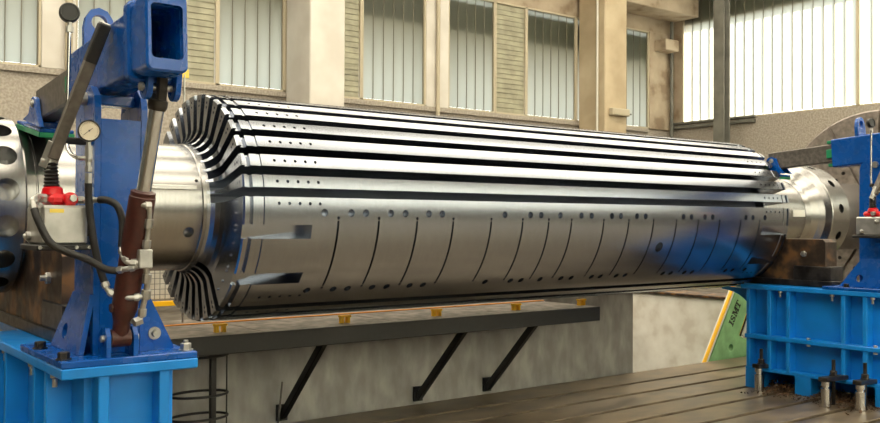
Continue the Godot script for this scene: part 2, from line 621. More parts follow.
var window_count := 0
func window(u0: float, u1: float, sill: float, top: float, place: Callable, louvre: bool, label: String) -> void:
	# a glazed bay in a wall: place(u, y, out) gives the point; upright channel panes or horizontal slats in a thin frame
	window_count += 1
	var at: Vector3 = place.call((u0 + u1) / 2, sill, 0.0)
	var w := Node3D.new()
	w.name = "window_%d" % window_count
	w.position = at
	add_child(w)
	tag(w, label, "window", "", "structure")
	var fr := MB.new(at)
	for e in [[u0, u0 + 0.04, sill, top], [u1 - 0.04, u1, sill, top], [u0, u1, sill, sill + 0.04], [u0, u1, top - 0.04, top]]:
		fr.span(place.call(e[0], e[2], 0.02), place.call(e[1], e[3], -0.10), 0.004)
	part("window_frame", fr, M.frame_paint, w)
	if louvre:
		var m := int(round((top - sill) / 0.115))
		for k in m:
			var y := sill + 0.05 + (top - sill - 0.1) * (k + 0.5) / m
			var mb := MB.new(at)
			var a: Vector3 = place.call(u0 + 0.05, y, -0.03)
			var b: Vector3 = place.call(u1 - 0.05, y, -0.03)
			var outw: Vector3 = place.call(u0, y, -1.0) - place.call(u0, y, 0.0)
			mb.bar(a, b, 0.012, 0.128, 0.0, (Vector3.UP + outw * 0.16).normalized())
			part("slat", mb, M.slat, w)
	else:
		var m := maxi(1, int(round((u1 - u0 - 0.1) / 0.262)))
		var st: float = (u1 - u0 - 0.1) / m
		for k in m:
			var a := u0 + 0.05 + st * k + 0.006
			var b := u0 + 0.05 + st * (k + 1) - 0.006
			var mb := MB.new(at)
			# U-shaped channel: a flat web with two flanges turned outwards
			mb.span(place.call(a, sill + 0.05, -0.03), place.call(b, top - 0.05, -0.036), 0.0)
			part("pane", mb, M.channel_glass, w)
			mb = MB.new(at)
			mb.span(place.call(b, sill + 0.05, -0.02), place.call(b + 0.012, top - 0.05, -0.075), 0.0)
			part("joint", mb, M.joint, w)

func make_hall() -> void:
	var zb := -15.8
	var zf := 9.0
	var xl := -14.0
	var xr := 20.0
	var top := 9.2
	# ----- T-slotted floor: long iron strips with open slots between them
	var fl := Node3D.new()
	fl.name = "floor"
	add_child(fl)
	tag(fl, "worn oily cast-iron floor plates with long dark clamping slots", "floor", "", "structure")
	var edges := [-4.87, -4.544, -4.26, -3.957, -3.678]
	while edges[-1] < 3.4:
		edges.append(edges[-1] + 0.29)
	for k in edges.size() - 1:
		var mb := MB.new()
		mb.span(Vector3(xl + 2, -0.09, edges[k] + (0.0 if k == 0 else 0.021)), Vector3(9.6, 0.0, edges[k + 1] - 0.021), 0.003)
		part("floor_strip", mb, M.floor_iron, fl)
	var bed := MB.new()
	bed.span(Vector3(xl + 2, -0.5, -4.87), Vector3(9.6, -0.089, edges[-1]))
	part("floor_bed", bed, M.floor_iron, fl)
	slab("trim_1", Vector3(xl, -0.5, edges[-1]), Vector3(xr, 0.0, zf), M.shop_floor, "grey concrete floor in front of the slotted plates", "floor")
	slab("trim_2", Vector3(xl, -0.5, -4.87), Vector3(xl + 2, 0.0, edges[-1]), M.shop_floor, "grey concrete floor left of the slotted plates", "floor")
	slab("trim_3", Vector3(9.6, -0.5, -4.87), Vector3(xr, 0.0, edges[-1]), M.shop_floor, "grey concrete floor right of the slotted plates", "floor")
	slab("trim_15", Vector3(xl - 0.3, -1.6, zb - 0.3), Vector3(xr + 0.3, -1.4, zf + 0.3), M.shop_floor, "foundation slab deep under the hall", "floor")
	# ----- low concrete walls of the pit and the raised shop floor behind them
	slab("wall_pit", Vector3(xl, -1.4, -5.25), Vector3(5.78, 0.60, -4.95), M.concrete, "low grey concrete pit wall below the walkway", "wall")
	slab("wall_pit_corner", Vector3(4.79, 0.60, -5.25), Vector3(5.78, 0.70, -4.95), M.concrete, "higher corner end of the grey concrete pit wall", "wall")
	slab("wall_pit_end", Vector3(7.3, -1.0, -6.4), Vector3(7.6, 0.49, -5.06), M.pale_concrete, "pale chipped concrete wall end behind the green arm", "wall", 0.012)
	slab("trim_16", Vector3(7.27, 0.49, -6.4), Vector3(7.62, 0.515, -5.06), M.rusty, "rusty brown edging on top of the pale pit wall end", "edging", 0.004)
	slab("wall_pit_back", Vector3(5.5, -1.0, -6.7), Vector3(7.6, 0.49, -6.4), M.concrete, "rear concrete wall of the deep pit recess", "wall")
	slab("wall_pit_side", Vector3(5.48, -1.0, -6.4), Vector3(5.78, 0.49, -5.25), M.concrete, "side concrete wall of the pit recess", "wall")
	slab("trim_4", Vector3(5.5, -1.2, -6.7), Vector3(7.6, -1.0, -4.87), M.shop_floor, "dark floor of the deep pit recess", "floor")
	slab("trim_5", Vector3(xl, 0.2, zb), Vector3(5.48, 0.485, -5.25), M.shop_floor, "raised grey shop floor behind the pit wall", "floor")
	slab("trim_6", Vector3(5.48, 0.2, zb), Vector3(xr, 0.486, -6.7), M.shop_floor, "raised grey shop floor by the right wall windows", "floor")
	slab("trim_7", Vector3(7.6, 0.2, -6.7), Vector3(xr, 0.484, -4.95), M.shop_floor, "raised grey shop floor behind the big iron faceplate", "floor")
	# ----- walls under, between and above the windows
	var sill := 3.69
	var head := 6.27
	slab("wall_back", Vector3(xl, -1.4, zb - 0.3), Vector3(xr + 0.3, sill, zb), M.grit_wall, "rough grey rendered wall below the long window band", "wall")
	slab("wall_back_lintel", Vector3(xl, head, zb - 0.3), Vector3(xr + 0.3, top, zb), M.old_plaster, "stained beige lintel above the long window band", "wall")
	slab("wall_back_end", Vector3(xl, sill, zb - 0.3), Vector3(2.3, head, zb), M.girder, "blind end of the window wall far to the left", "wall")
	slab("wall_right", Vector3(xr, -1.4, zb), Vector3(xr + 0.3, 3.86, zf), M.grit_wall, "rough beige wall below the bright right windows", "wall")
	slab("wall_right_lintel", Vector3(xr, 8.2, zb), Vector3(xr + 0.3, top, zf), M.old_plaster, "dark beam over the bright right windows", "wall")
	slab("wall_right_end", Vector3(xr, 3.86, zb), Vector3(xr + 0.3, 8.2, zb + 0.35), M.old_plaster, "narrow stained strip of wall in the corner beside the bright windows", "wall")
	slab("wall_left", Vector3(xl - 0.3, -1.4, zb - 0.3), Vector3(xl, top, zf + 0.3), M.girder, "plain beige end wall at the left of the hall", "wall")
	slab("wall_front", Vector3(xl, -1.4, zf), Vector3(xr + 0.3, 2.0, zf + 0.3), M.girder, "beige wall behind the viewer below its windows", "wall")
	slab("wall_front_end", Vector3(xl, 2.0, zf), Vector3(xl + 6.0, 8.4, zf + 0.3), M.old_plaster, "blind end of the wall behind the viewer", "wall")
	slab("wall_front_lintel", Vector3(xl, 8.4, zf), Vector3(xr + 0.3, top, zf + 0.3), M.old_plaster, "beige lintel above the windows behind the viewer", "wall")
	slab("ceiling", Vector3(xl - 0.3, top, zb - 0.3), Vector3(xr + 0.3, top + 0.3, zf + 0.3), M.roof, "pale concrete roof slab over the hall", "ceiling")
	# pillars of wall between the bays of the back windows
	for q in [[3.86, 4.40, "pale", "pale plastered pier left of the raised blue arm"], [11.68, 12.29, "pale", "beige pier with a pipe between the middle window bays"], [19.03, 20.0, "old", "stained crumbling corner pier beside the bright windows"]]:
		slab("wall_pier", Vector3(q[0], sill, zb - 0.3), Vector3(q[1], head, zb + 0.06), M.column_concrete if q[2] == "pale" else M.old_plaster, q[3], "pier", 0.01)
	# window sill ledges
	slab("trim_8", Vector3(xl, sill - 0.10, zb - 0.02), Vector3(19.0, sill, zb + 0.07), M.grit_wall, "narrow ledge under the back windows", "ledge", 0.008)
	slab("trim_9", Vector3(xr - 0.10, 3.72, zb + 0.1), Vector3(xr + 0.02, 3.80, -13.2), M.girder, "dark double sill rail under the right windows", "ledge", 0.008)
	slab("trim_10", Vector3(xr - 0.07, 3.84, zb + 0.1), Vector3(xr + 0.02, 3.90, -13.2), M.girder, "upper dark sill rail under the right windows", "ledge", 0.008)
	# ----- windows of the back wall
	var back := func(u: float, y: float, out: float) -> Vector3: return Vector3(u, y, zb + 0.02 + out)
	var bays := [
		[2.3, 3.86, false, "milky channel-glass window left of the pale pier"],
		[4.40, 5.55, false, "milky channel-glass window behind the blue lifting eye"],
		[5.55, 6.92, true, "olive slatted window right of the blue arm end"],
		[6.92, 8.30, false, "milky channel-glass window left of the nearest concrete column"],
		[8.30, 9.20, true, "slatted window bay hidden behind the nearest concrete column"],
		[9.20, 10.05, true, "narrow slatted window right of the nearest concrete column"],
		[10.05, 11.68, false, "milky channel-glass window between column and piped pier"],
		[12.29, 13.66, false, "milky channel-glass window right of the piped pier"],
		[13.66, 14.63, true, "slatted window between two channel-glass bays"],
		[14.63, 16.30, false, "milky channel-glass window left of the second concrete column"],
		[16.30, 19.03, false, "milky channel-glass window between second column and stained corner"]]
	for b in bays:
		window(b[0], b[1], sill, head, back, b[2], b[3])
	# ----- windows of the right wall and of the wall behind the viewer
	var right := func(u: float, y: float, out: float) -> Vector3: return Vector3(xr + 0.02 - out, y, u)
	for k in 5:
		window(zb + 0.35 + k * 4.85, zb + 0.35 + (k + 1) * 4.85, 3.86, 8.2, right, false, "tall bright sunlit channel-glass window of the right wall, bay %s from the corner" % ["one", "two", "three", "four", "five"][k])
	var front := func(u: float, y: float, out: float) -> Vector3: return Vector3(u, y, zf + 0.02 - out)
	for k in 7:
		window(xl + 6.0 + k * 4.0, xl + 6.0 + (k + 1) * 4.0, 2.0, 8.4, front, false, "sunlit channel-glass window behind the viewer, bay %s" % ["one", "two", "three", "four", "five", "six", "seven"][k])
	# ----- outside: concrete eaves that shade the top of the glass
	slab("trim_11", Vector3(xl, 5.42, zb - 2.2), Vector3(xr + 2, 6.14, zb - 0.10), M.girder, "grey concrete gutter beam outside the back windows", "beam")
	slab("trim_12", Vector3(xr + 0.10, 6.50, zb + 0.35), Vector3(xr + 0.22, 8.2, zb + 0.35 + 24.25), M.girder, "dark eaves beam outside the right windows", "beam")
	# ----- big concrete columns in front of the back wall
	for q in [[8.296, 9.048, -14.783, "broad pale concrete column nearest the camera side of the wall"], [16.319, 17.103, -14.847, "broad beige concrete column with white pipe and small box"]]:
		slab("trim_column", Vector3(q[0], 0.4, zb + 0.09), Vector3(q[1], top, q[2]), M.column_concrete if q[0] < 10.0 else M.tan_concrete, q[3], "column", 0.02)
	slab("trim_13", Vector3(17.1, 6.62, zb + 0.07), Vector3(xr, 7.4, zb + 0.9), M.old_plaster, "stained concrete beam in the far upper corner", "beam", 0.02)
	slab("trim_14", Vector3(19.2, 5.75, zb + 0.07), Vector3(19.75, 6.05, zb + 0.45), M.old_plaster, "broken concrete bracket on the stained corner pier", "bracket", 0.02)
	var mb := MB.new(Vector3(15.9, 0.485, -15.0))
	mb.tube([Vector3(16.27, 0.485, -15.05), Vector3(16.27, 9.1, -15.05)], 0.03, 8)
	single("conduit_pipe", mb.o, mb, M.pvc, "thin white pipe running up the second concrete column", "pipe")
	mb = MB.new(Vector3(11.95, 0.485, zb + 0.1))
	mb.tube([Vector3(11.95, 0.485, zb + 0.12), Vector3(11.95, 9.1, zb + 0.12)], 0.045, 8)
	single("drain_pipe", mb.o, mb, M.frame_paint, "beige pipe running up the pier between window bays", "pipe")
	mb = MB.new(Vector3(4.25, 0.485, zb + 0.1))
	mb.tube([Vector3(4.27, 0.485, zb + 0.13), Vector3(4.27, 9.1, zb + 0.13)], 0.06, 8)
	single("drain_pipe", mb.o, mb, M.frame_paint, "beige pipe on the pale pier behind the black dial", "pipe")
	mb = MB.new(Vector3(19.7, 0.485, zb + 0.1))
	mb.tube([Vector3(19.82, 0.485, zb + 0.15), Vector3(19.82, 6.6, zb + 0.15)], 0.05, 8)
	single("drain_pipe", mb.o, mb, M.girder, "dark pipe in the corner beside the bright right windows", "pipe")
	var jb := thing("junction_box", Vector3(16.75, 3.78, -14.83), "small beige junction box on the second concrete column", "box")
	mb = MB.new(); mb.box(Vector3(0, 0.08, 0.06), Vector3(0.62, 0.17, 0.12), 0.01); part("case", mb, M.frame_paint, jb)
	mb = MB.new(); mb.box(Vector3(0, 0.08, 0.125), Vector3(0.56, 0.13, 0.012), 0.004); part("lid", mb, M.frame_paint, jb)
	mb = MB.new(); mb.cyl(Vector3(0.31, 0.06, 0.06), Vector3(0.42, 0.06, 0.06), 0.02, 8); part("cable_gland", mb, M.girder, jb)
	# steel upright in front of the right wall
	var st := thing("steel_upright", Vector3(19.0, 0.485, -13.5), "tall grey steel upright before the bright right windows", "upright")
	mb = MB.new(st.position)
	mb.span(Vector3(18.9, 0.5, -13.66), Vector3(18.93, 9.2, -13.36), 0.004)
	mb.span(Vector3(19.13, 0.5, -13.66), Vector3(19.16, 9.2, -13.36), 0.004)
	mb.span(Vector3(18.92, 0.5, -13.525), Vector3(19.14, 9.2, -13.495), 0.0)
	part("beam", mb, M.girder, st)
	mb = MB.new(st.position)
	mb.span(Vector3(18.8, 0.485, -13.76), Vector3(19.26, 0.51, -13.26), 0.004)
	part("foot_plate", mb, M.girder, st)

# ---------------------------------------------------------------- the rotor
func arc_map(r: float) -> Callable:
	return func(x: float, t: float) -> Array:
		var nn := Vector3(0, sin(t), cos(t))
		return [Vector3(x, AXIS_Y, AXIS_Z) + nn * r, nn]

func sector(mb: MB, sa: float, sb: float, half: float, prof: Array, r_in: float, holes: Array, cuts: Array, face_holes: Array) -> void:
	# one wedge of the rotor body between slot planes sa and sb (slots are 2*half wide); prof holds [x, outer radius]
	var lim := func(r: float) -> Vector2: return Vector2(sa + asin(half / r), sb - asin(half / r))
	var pt := func(x: float, r: float, t: float) -> Vector3: return Vector3(x, AXIS_Y + sin(t) * r, AXIS_Z + cos(t) * r)
	var steps := maxi(3, int(ceil(rad_to_deg(sb - sa) / 2.5)))
	for k in prof.size() - 1:
		var x0: float = prof[k][0]
		var x1: float = prof[k + 1][0]
		var r0: float = prof[k][1]
		var r1: float = prof[k + 1][1]
		var l0: Vector2 = lim.call(r0)
		var l1: Vector2 = lim.call(r1)
		if absf(r0 - r1) < 1e-6:
			var hs := holes.filter(func(h): return h[0] > x0 and h[0] < x1)
			var cs := cuts.filter(func(h): return h[0] > x0 and h[1] < x1)
			mb.panel(arc_map(r0), x0, x1, l0.x, l0.y, hs, cs, deg_to_rad(2.5))
		elif absf(x0 - x1) < 1e-6:
			var s := signf(r0 - r1)
			var map := func(r: float, w: float) -> Array:
				var l: Vector2 = lim.call(r)
				return [pt.call(x0, r, lerpf(l.x, l.y, w)), Vector3(s, 0, 0)]
			var fh := []
			if absf(r1 - r0) > 0.06:
				for h in face_holes:
					fh.append([h[0], h[1], h[2], h[2] / (h[0] * (l1.y - l1.x)), 0.02])
			mb.panel(map, minf(r0, r1), maxf(r0, r1), 0.0, 1.0, fh, [], 1.0 / steps)
		else:
			var nx := (r0 - r1)
			var nr := (x1 - x0)
			var ln := sqrt(nx * nx + nr * nr)
			for i in steps:
				var q := []
				for e in [[0, i], [1, i], [1, i + 1], [0, i + 1]]:
					var l: Vector2 = l0 if e[0] == 0 else l1
					var t: float = lerpf(l.x, l.y, float(e[1]) / steps)
					q.append([pt.call(x0 if e[0] == 0 else x1, r0 if e[0] == 0 else r1, t), Vector3(nx / ln, sin(t) * nr / ln, cos(t) * nr / ln)])
				mb.quad(q[0][0], q[1][0], q[2][0], q[3][0], q[0][1], q[1][1], q[2][1], q[3][1])
		# the two slot walls
		if absf(x0 - x1) > 1e-6:
			var li: Vector2 = lim.call(r_in)
			for side in 2:
				var t0: float = l0.x if side == 0 else l0.y
				var t1: float = l1.x if side == 0 else l1.y
				var ti: float = li.x if side == 0 else li.y
				var a: float = sa if side == 0 else sb
				var nn := Vector3(0, -cos(a), sin(a)) * (1.0 if side == 0 else -1.0)
				mb.quad(pt.call(x0, r0, t0), pt.call(x1, r1, t1), pt.call(x1, r_in, ti), pt.call(x0, r_in, ti), nn, nn, nn, nn)

func both_ends(near: Array) -> Array:
	# near end profile [distance from the end, radius], mirrored to the far end
	var out := []
	for p in near:
		out.append([ROTOR_A + p[0], p[1]])
	for k in near.size():
		var p: Array = near[near.size() - 1 - k]
		out.append([ROTOR_B - p[0], p[1]])
	return out

func lathe_part(called: String, prof: Array, parent: Node3D, m: Material, holes := [], label := "") -> void:
	# round part on the rotor axis: prof holds [x, r]; radial holes only fall in straight stretches
	var mb := MB.new(parent.position)
	var steps := 72
	for k in prof.size() - 1:
		var x0: float = prof[k][0]
		var x1: float = prof[k + 1][0]
		var r0: float = prof[k][1]
		var r1: float = prof[k + 1][1]
		if absf(r0 - r1) < 1e-6:
			var hs := holes.filter(func(h): return h[0] > x0 and h[0] < x1)
			mb.panel(arc_map(r0), x0, x1, -PI, PI, hs, [], TAU / steps)
		else:
			var nx := (r0 - r1)
			var nr := (x1 - x0)
			var ln := sqrt(nx * nx + nr * nr)
			for i in steps:
				var t0 := TAU * i / steps
				var t1 := TAU * (i + 1) / steps
				var d0 := Vector3(0, sin(t0), cos(t0))
				var d1 := Vector3(0, sin(t1), cos(t1))
				var c0 := Vector3(x0, AXIS_Y, AXIS_Z)
				var c1 := Vector3(x1, AXIS_Y, AXIS_Z)
				var n0 := (Vector3(nx, 0, 0) + d0 * nr) / ln
				var n1 := (Vector3(nx, 0, 0) + d1 * nr) / ln
				mb.quad(c0 + d0 * r0, c0 + d1 * r0, c1 + d1 * r1, c1 + d0 * r1, n0, n1, n1, n0)
	part(called, mb, m, parent, label)

func make_rotor() -> void:
	var ro := thing("generator_rotor", Vector3(3.87, AXIS_Y - ROTOR_R, AXIS_Z), "huge machined steel generator rotor with long slots lying across the hall", "rotor")
	var near := [[-0.064, 0.306], [-0.050, 0.309], [-0.032, 0.319], [-0.015, 0.338], [-0.004, 0.360], [0.0, 0.378], [0.0, 0.541], [0.007, 0.547], [0.022, 0.547], [0.022, 0.530], [0.046, 0.530], [0.046, 0.5475], [0.082, 0.5475], [0.084, 0.544], [0.098, 0.544], [0.100, 0.55]]
	var prof := both_ends(near)
	var pocket_near := [[-0.064, 0.306], [-0.050, 0.309], [-0.032, 0.319], [-0.015, 0.338], [-0.004, 0.360], [0.0, 0.378], [0.0, 0.538], [0.338, 0.486], [0.342, 0.55]]
	var pocket := both_ends(pocket_near)
	var r_in := 0.235
	var half := 0.0212
	var p0 := deg_to_rad(4.75)
	var p1 := deg_to_rad(-57.0)
	var n_slot := 12
	var first := p0 + asin(half / ROTOR_R)
	var last := PI + p1 - asin(half / ROTOR_R)
	var pitch := (last - first) / (n_slot - 1)
	# ---- teeth
	for side in 2:
		for k in (n_slot if side == 0 else n_slot - 1):
			var a := first + pitch * k + PI * side
			var mb := MB.new(ro.position)
			var mid := a + pitch * 0.5
			var hs := []
			for i in 5:
				hs.append([ROTOR_A + 0.166 + 0.0525 * i, mid, 0.0075, 0.0075 / ROTOR_R, 0.03])
				hs.append([ROTOR_B - 0.094 - 0.0525 * i, mid, 0.0075, 0.0075 / ROTOR_R, 0.03])
			sector(mb, a, a + pitch, half, prof, r_in, hs, [], [[0.49, 0.5, 0.0065], [0.513, 0.5, 0.0065]])
			part("tooth", mb, M.steel, ro)
	# ---- pole faces, with cross slots, plug holes and end pockets
	var slot_x := [2.22, 2.447, 2.676, 2.905, 3.162, 3.388, 3.585, 3.765, 4.034, 4.254, 4.483, 4.708, 4.93, 5.157, 5.391, 5.613]
	var plug_x := [2.144, 2.289, 2.371, 2.515, 2.602, 2.746, 2.831, 3.256, 3.443, 3.524, 3.673, 3.843, 3.928, 4.102, 4.181, 4.326, 4.407, 4.774, 4.856, 4.997, 5.079, 5.451, 5.532, 5.676]
	for side in 2:
		var add := PI * side
		var mb := MB.new(ro.position)
		var hs := []
		var cs := []
		for x in plug_x:
			hs.append([x, deg_to_rad(-2.5) + add, 0.0185, 0.0185 / ROTOR_R, 0.032])
			hs.append([x, deg_to_rad(-45.6) + add, 0.0185, 0.0185 / ROTOR_R, 0.032])
		for i in 5:
			for t in [1.7, -49.4]:
				hs.append([ROTOR_A + 0.17 + 0.0525 * i, deg_to_rad(t) + add, 0.0075, 0.0075 / ROTOR_R, 0.03])
				hs.append([ROTOR_B - 0.09 - 0.0525 * i, deg_to_rad(t) + add, 0.0075, 0.0075 / ROTOR_R, 0.03])
		hs.append([4.588, deg_to_rad(-23.2) + add, 0.034, 0.034 / ROTOR_R, 0.05])
		for x in slot_x:
			cs.append([x - 0.0055, x + 0.0055, deg_to_rad(-42.6) + add, deg_to_rad(-6.4) + add, 0.05])
			for t in [-44.0, -5.0]:
				hs.append([x, deg_to_rad(t) + add, 0.0075, 0.0075 / ROTOR_R, 0.05])
		# the plain and the pocketed strips side by side make up the pole
		var bounds := [[-57.0 - rad_to_deg(asin(half / ROTOR_R)), -40.0, false], [-40.0, -33.3, true], [-33.3, -15.2, false], [-15.2, -8.4, true], [-8.4, 4.75 + rad_to_deg(asin(half / ROTOR_R)), false]]
		if side == 1:
			# the upper row has one slot more, so the hidden rear pole is narrower
			bounds[0][0] += rad_to_deg(pitch)
			hs = hs.filter(func(h): return rad_to_deg(h[1] - add) > -44.5)
		for b in bounds:
			var t0: float = deg_to_rad(b[0]) + add
			var t1: float = deg_to_rad(b[1]) + add
			var h2 := hs.filter(func(h): return h[1] > t0 and h[1] < t1)
			# cross slots run over several strips: cut each strip its share
			var c2 := []
			for c in cs:
				var lo: float = maxf(c[2], t0)
				var hi: float = minf(c[3], t1)
				if hi - lo > 0.004:
					c2.append([c[0], c[1], lo + 1e-4, hi - 1e-4, c[4]])
			var outer: bool = b[0] < -42.0 or absf(b[1] - 4.75) < 3.5
			if outer:
				strip(mb, t0, t1, half if b[0] < -42.0 else 0.0, half if b[1] > 0.0 else 0.0, pocket if b[2] else prof, r_in, h2, c2)
			else:
				strip(mb, t0, t1, 0.0, 0.0, pocket if b[2] else prof, r_in, h2, c2)
		part("pole_face", mb, M.steel, ro)
	# ---- core under the slots, shaft, couplings
	lathe_part("core", [[ROTOR_A - 0.062, 0.2355], [ROTOR_B + 0.062, 0.2355]], ro, M.milled_steel)
	lathe_part("journal", [[1.12, 0.331], [1.13, 0.327], [1.15, 0.315], [1.19, 0.305], [1.20, 0.30], [1.655, 0.30], [1.66, 0.304], [1.69, 0.306], [1.69, 0.23]], ro, M.shaft_steel, [[1.60, deg_to_rad(-22.8), 0.026, 0.026 / 0.3, 0.05], [1.60, deg_to_rad(157.2), 0.026, 0.026 / 0.3, 0.05], [1.635, deg_to_rad(23.0), 0.008, 0.008 / 0.3, 0.03]])
	lathe_part("bearing_collar", [[0.90, 0.30], [0.90, 0.331], [0.942, 0.331], [0.945, 0.327], [0.949, 0.327], [0.952, 0.331], [1.12, 0.331]], ro, M.shaft_steel)
	var fh := []
	for k in 16:
		fh.append([0.825, deg_to_rad(8.6 + 22.5 * k) - (TAU if 8.6 + 22.5 * k > 180.0 else 0.0), 0.046, 0.046 / 0.373, 0.09])
	lathe_part("coupling_flange", [[0.55, 0.22], [0.55, 0.365], [0.558, 0.373], [0.892, 0.373], [0.90, 0.366], [0.90, 0.30]], ro, M.shaft_steel, fh)
	lathe_part("stub_shaft", [[0.05, 0.001], [0.05, 0.25], [0.55, 0.25]], ro, M.shaft_steel)
	lathe_part("far_journal", [[ROTOR_B + 0.05, 0.23], [ROTOR_B + 0.05, 0.306], [6.07, 0.325], [6.24, 0.325], [6.25, 0.318], [6.25, 0.30], [6.62, 0.30], [6.68, 0.31], [6.74, 0.336], [6.78, 0.37], [6.80, 0.405], [6.805, 0.415], [6.812, 0.42]], ro, M.shaft_steel)
	fh = []
	for k in 12:
		var a := -52.0 + 30.0 * k
		fh.append([6.935, deg_to_rad(a - (360.0 if a > 180.0 else 0.0)), 0.036, 0.036 / 0.42, 0.07])
	lathe_part("far_flange", [[6.812, 0.42], [7.055, 0.42], [7.062, 0.413], [7.062, 0.29], [7.50, 0.29], [8.24, 0.29], [8.24, 0.001]], ro, M.shaft_steel, fh)
	# name plate riveted on the far journal
	var mb := MB.new(ro.position)
	for i in 4:
		var t0 := deg_to_rad(lerpf(-2.0, 8.0, i / 4.0))
		var t1 := deg_to_rad(lerpf(-2.0, 8.0, (i + 1) / 4.0))
		var p := []
		for e in [[6.435, t0], [6.435, t1], [6.60, t1], [6.60, t0]]:
			for r in [0.2995, 0.304]:
				p.append(Vector3(e[0], AXIS_Y + sin(e[1]) * r, AXIS_Z + cos(e[1]) * r))
		var ctr := Vector3(6.52, AXIS_Y, AXIS_Z)
		mb.flat(p[1], p[3], p[5], p[7], ctr)
		mb.flat(p[0], p[2], p[3], p[1], ctr); mb.flat(p[4], p[6], p[7], p[5], ctr)
		mb.flat(p[0], p[1], p[7], p[6], ctr); mb.flat(p[2], p[3], p[5], p[4], ctr)
	part("name_plate", mb, M.white, ro, "small pale name plate")
	# shim strip on the near journal
	mb = MB.new(ro.position)
	mb.span(Vector3(1.30, AXIS_Y + 0.075, AXIS_Z + 0.288), Vector3(1.63, AXIS_Y + 0.095, AXIS_Z + 0.296), 0.002)
	part("key_strip", mb, M.bright_steel, ro)

func strip(mb: MB, t0: float, t1: float, h0: float, h1: float, prof: Array, r_in: float, holes: Array, cuts: Array) -> void:
	# a wedge whose two sides may each be a slot wall (half width given) or a plain radial side
	var lim := func(r: float) -> Vector2: return Vector2(t0 + asin(h0 / r), t1 - asin(h1 / r))
	var pt := func(x: float, r: float, t: float) -> Vector3: return Vector3(x, AXIS_Y + sin(t) * r, AXIS_Z + cos(t) * r)
	var steps := maxi(2, int(ceil(rad_to_deg(t1 - t0) / 2.5)))
	for k in prof.size() - 1:
		var x0: float = prof[k][0]
		var x1: float = prof[k + 1][0]
		var r0: float = prof[k][1]
		var r1: float = prof[k + 1][1]
		var l0: Vector2 = lim.call(r0)
		var l1: Vector2 = lim.call(r1)
		if absf(r0 - r1) < 1e-6:
			var hs := holes.filter(func(h): return h[0] > x0 and h[0] < x1)
			var cs := cuts.filter(func(h): return h[0] > x0 and h[1] < x1)
			mb.panel(arc_map(r0), x0, x1, l0.x, l0.y, hs, cs, deg_to_rad(2.5))
		else:
			var nx := (r0 - r1)
			var nr := (x1 - x0)
			var ln := sqrt(nx * nx + nr * nr)
			for i in steps:
				var q := []
				for e in [[0, i], [1, i], [1, i + 1], [0, i + 1]]:
					var l: Vector2 = l0 if e[0] == 0 else l1
					var t: float = lerpf(l.x, l.y, float(e[1]) / steps)
					q.append([pt.call(x0 if e[0] == 0 else x1, r0 if e[0] == 0 else r1, t), Vector3(nx / ln, sin(t) * nr / ln, cos(t) * nr / ln)])
				mb.quad(q[0][0], q[1][0], q[2][0], q[3][0], q[0][1], q[1][1], q[2][1], q[3][1])
		if absf(x0 - x1) > 1e-6:
			var li: Vector2 = lim.call(r_in)
			for side in 2:
				var ta: float = l0.x if side == 0 else l0.y
				var tb: float = l1.x if side == 0 else l1.y
				var ti: float = li.x if side == 0 else li.y
				var a: float = t0 if side == 0 else t1
				var nn := Vector3(0, -cos(a), sin(a)) * (1.0 if side == 0 else -1.0)
				mb.quad(pt.call(x0, r0, ta), pt.call(x1, r1, tb), pt.call(x1, r_in, ti), pt.call(x0, r_in, ti), nn, nn, nn, nn)
	# small round plugs near the outer edge of the pole's end face
	for x in [ROTOR_A - 0.001, ROTOR_B + 0.001]:
		for e in [0.3, 0.7]:
			var t := lerpf(t0, t1, e)
			var d := -1.0 if x < 3.0 else 1.0
			mb.cyl(pt.call(x, 0.47, t), pt.call(x + d * 0.004, 0.47, t), 0.006, 8)

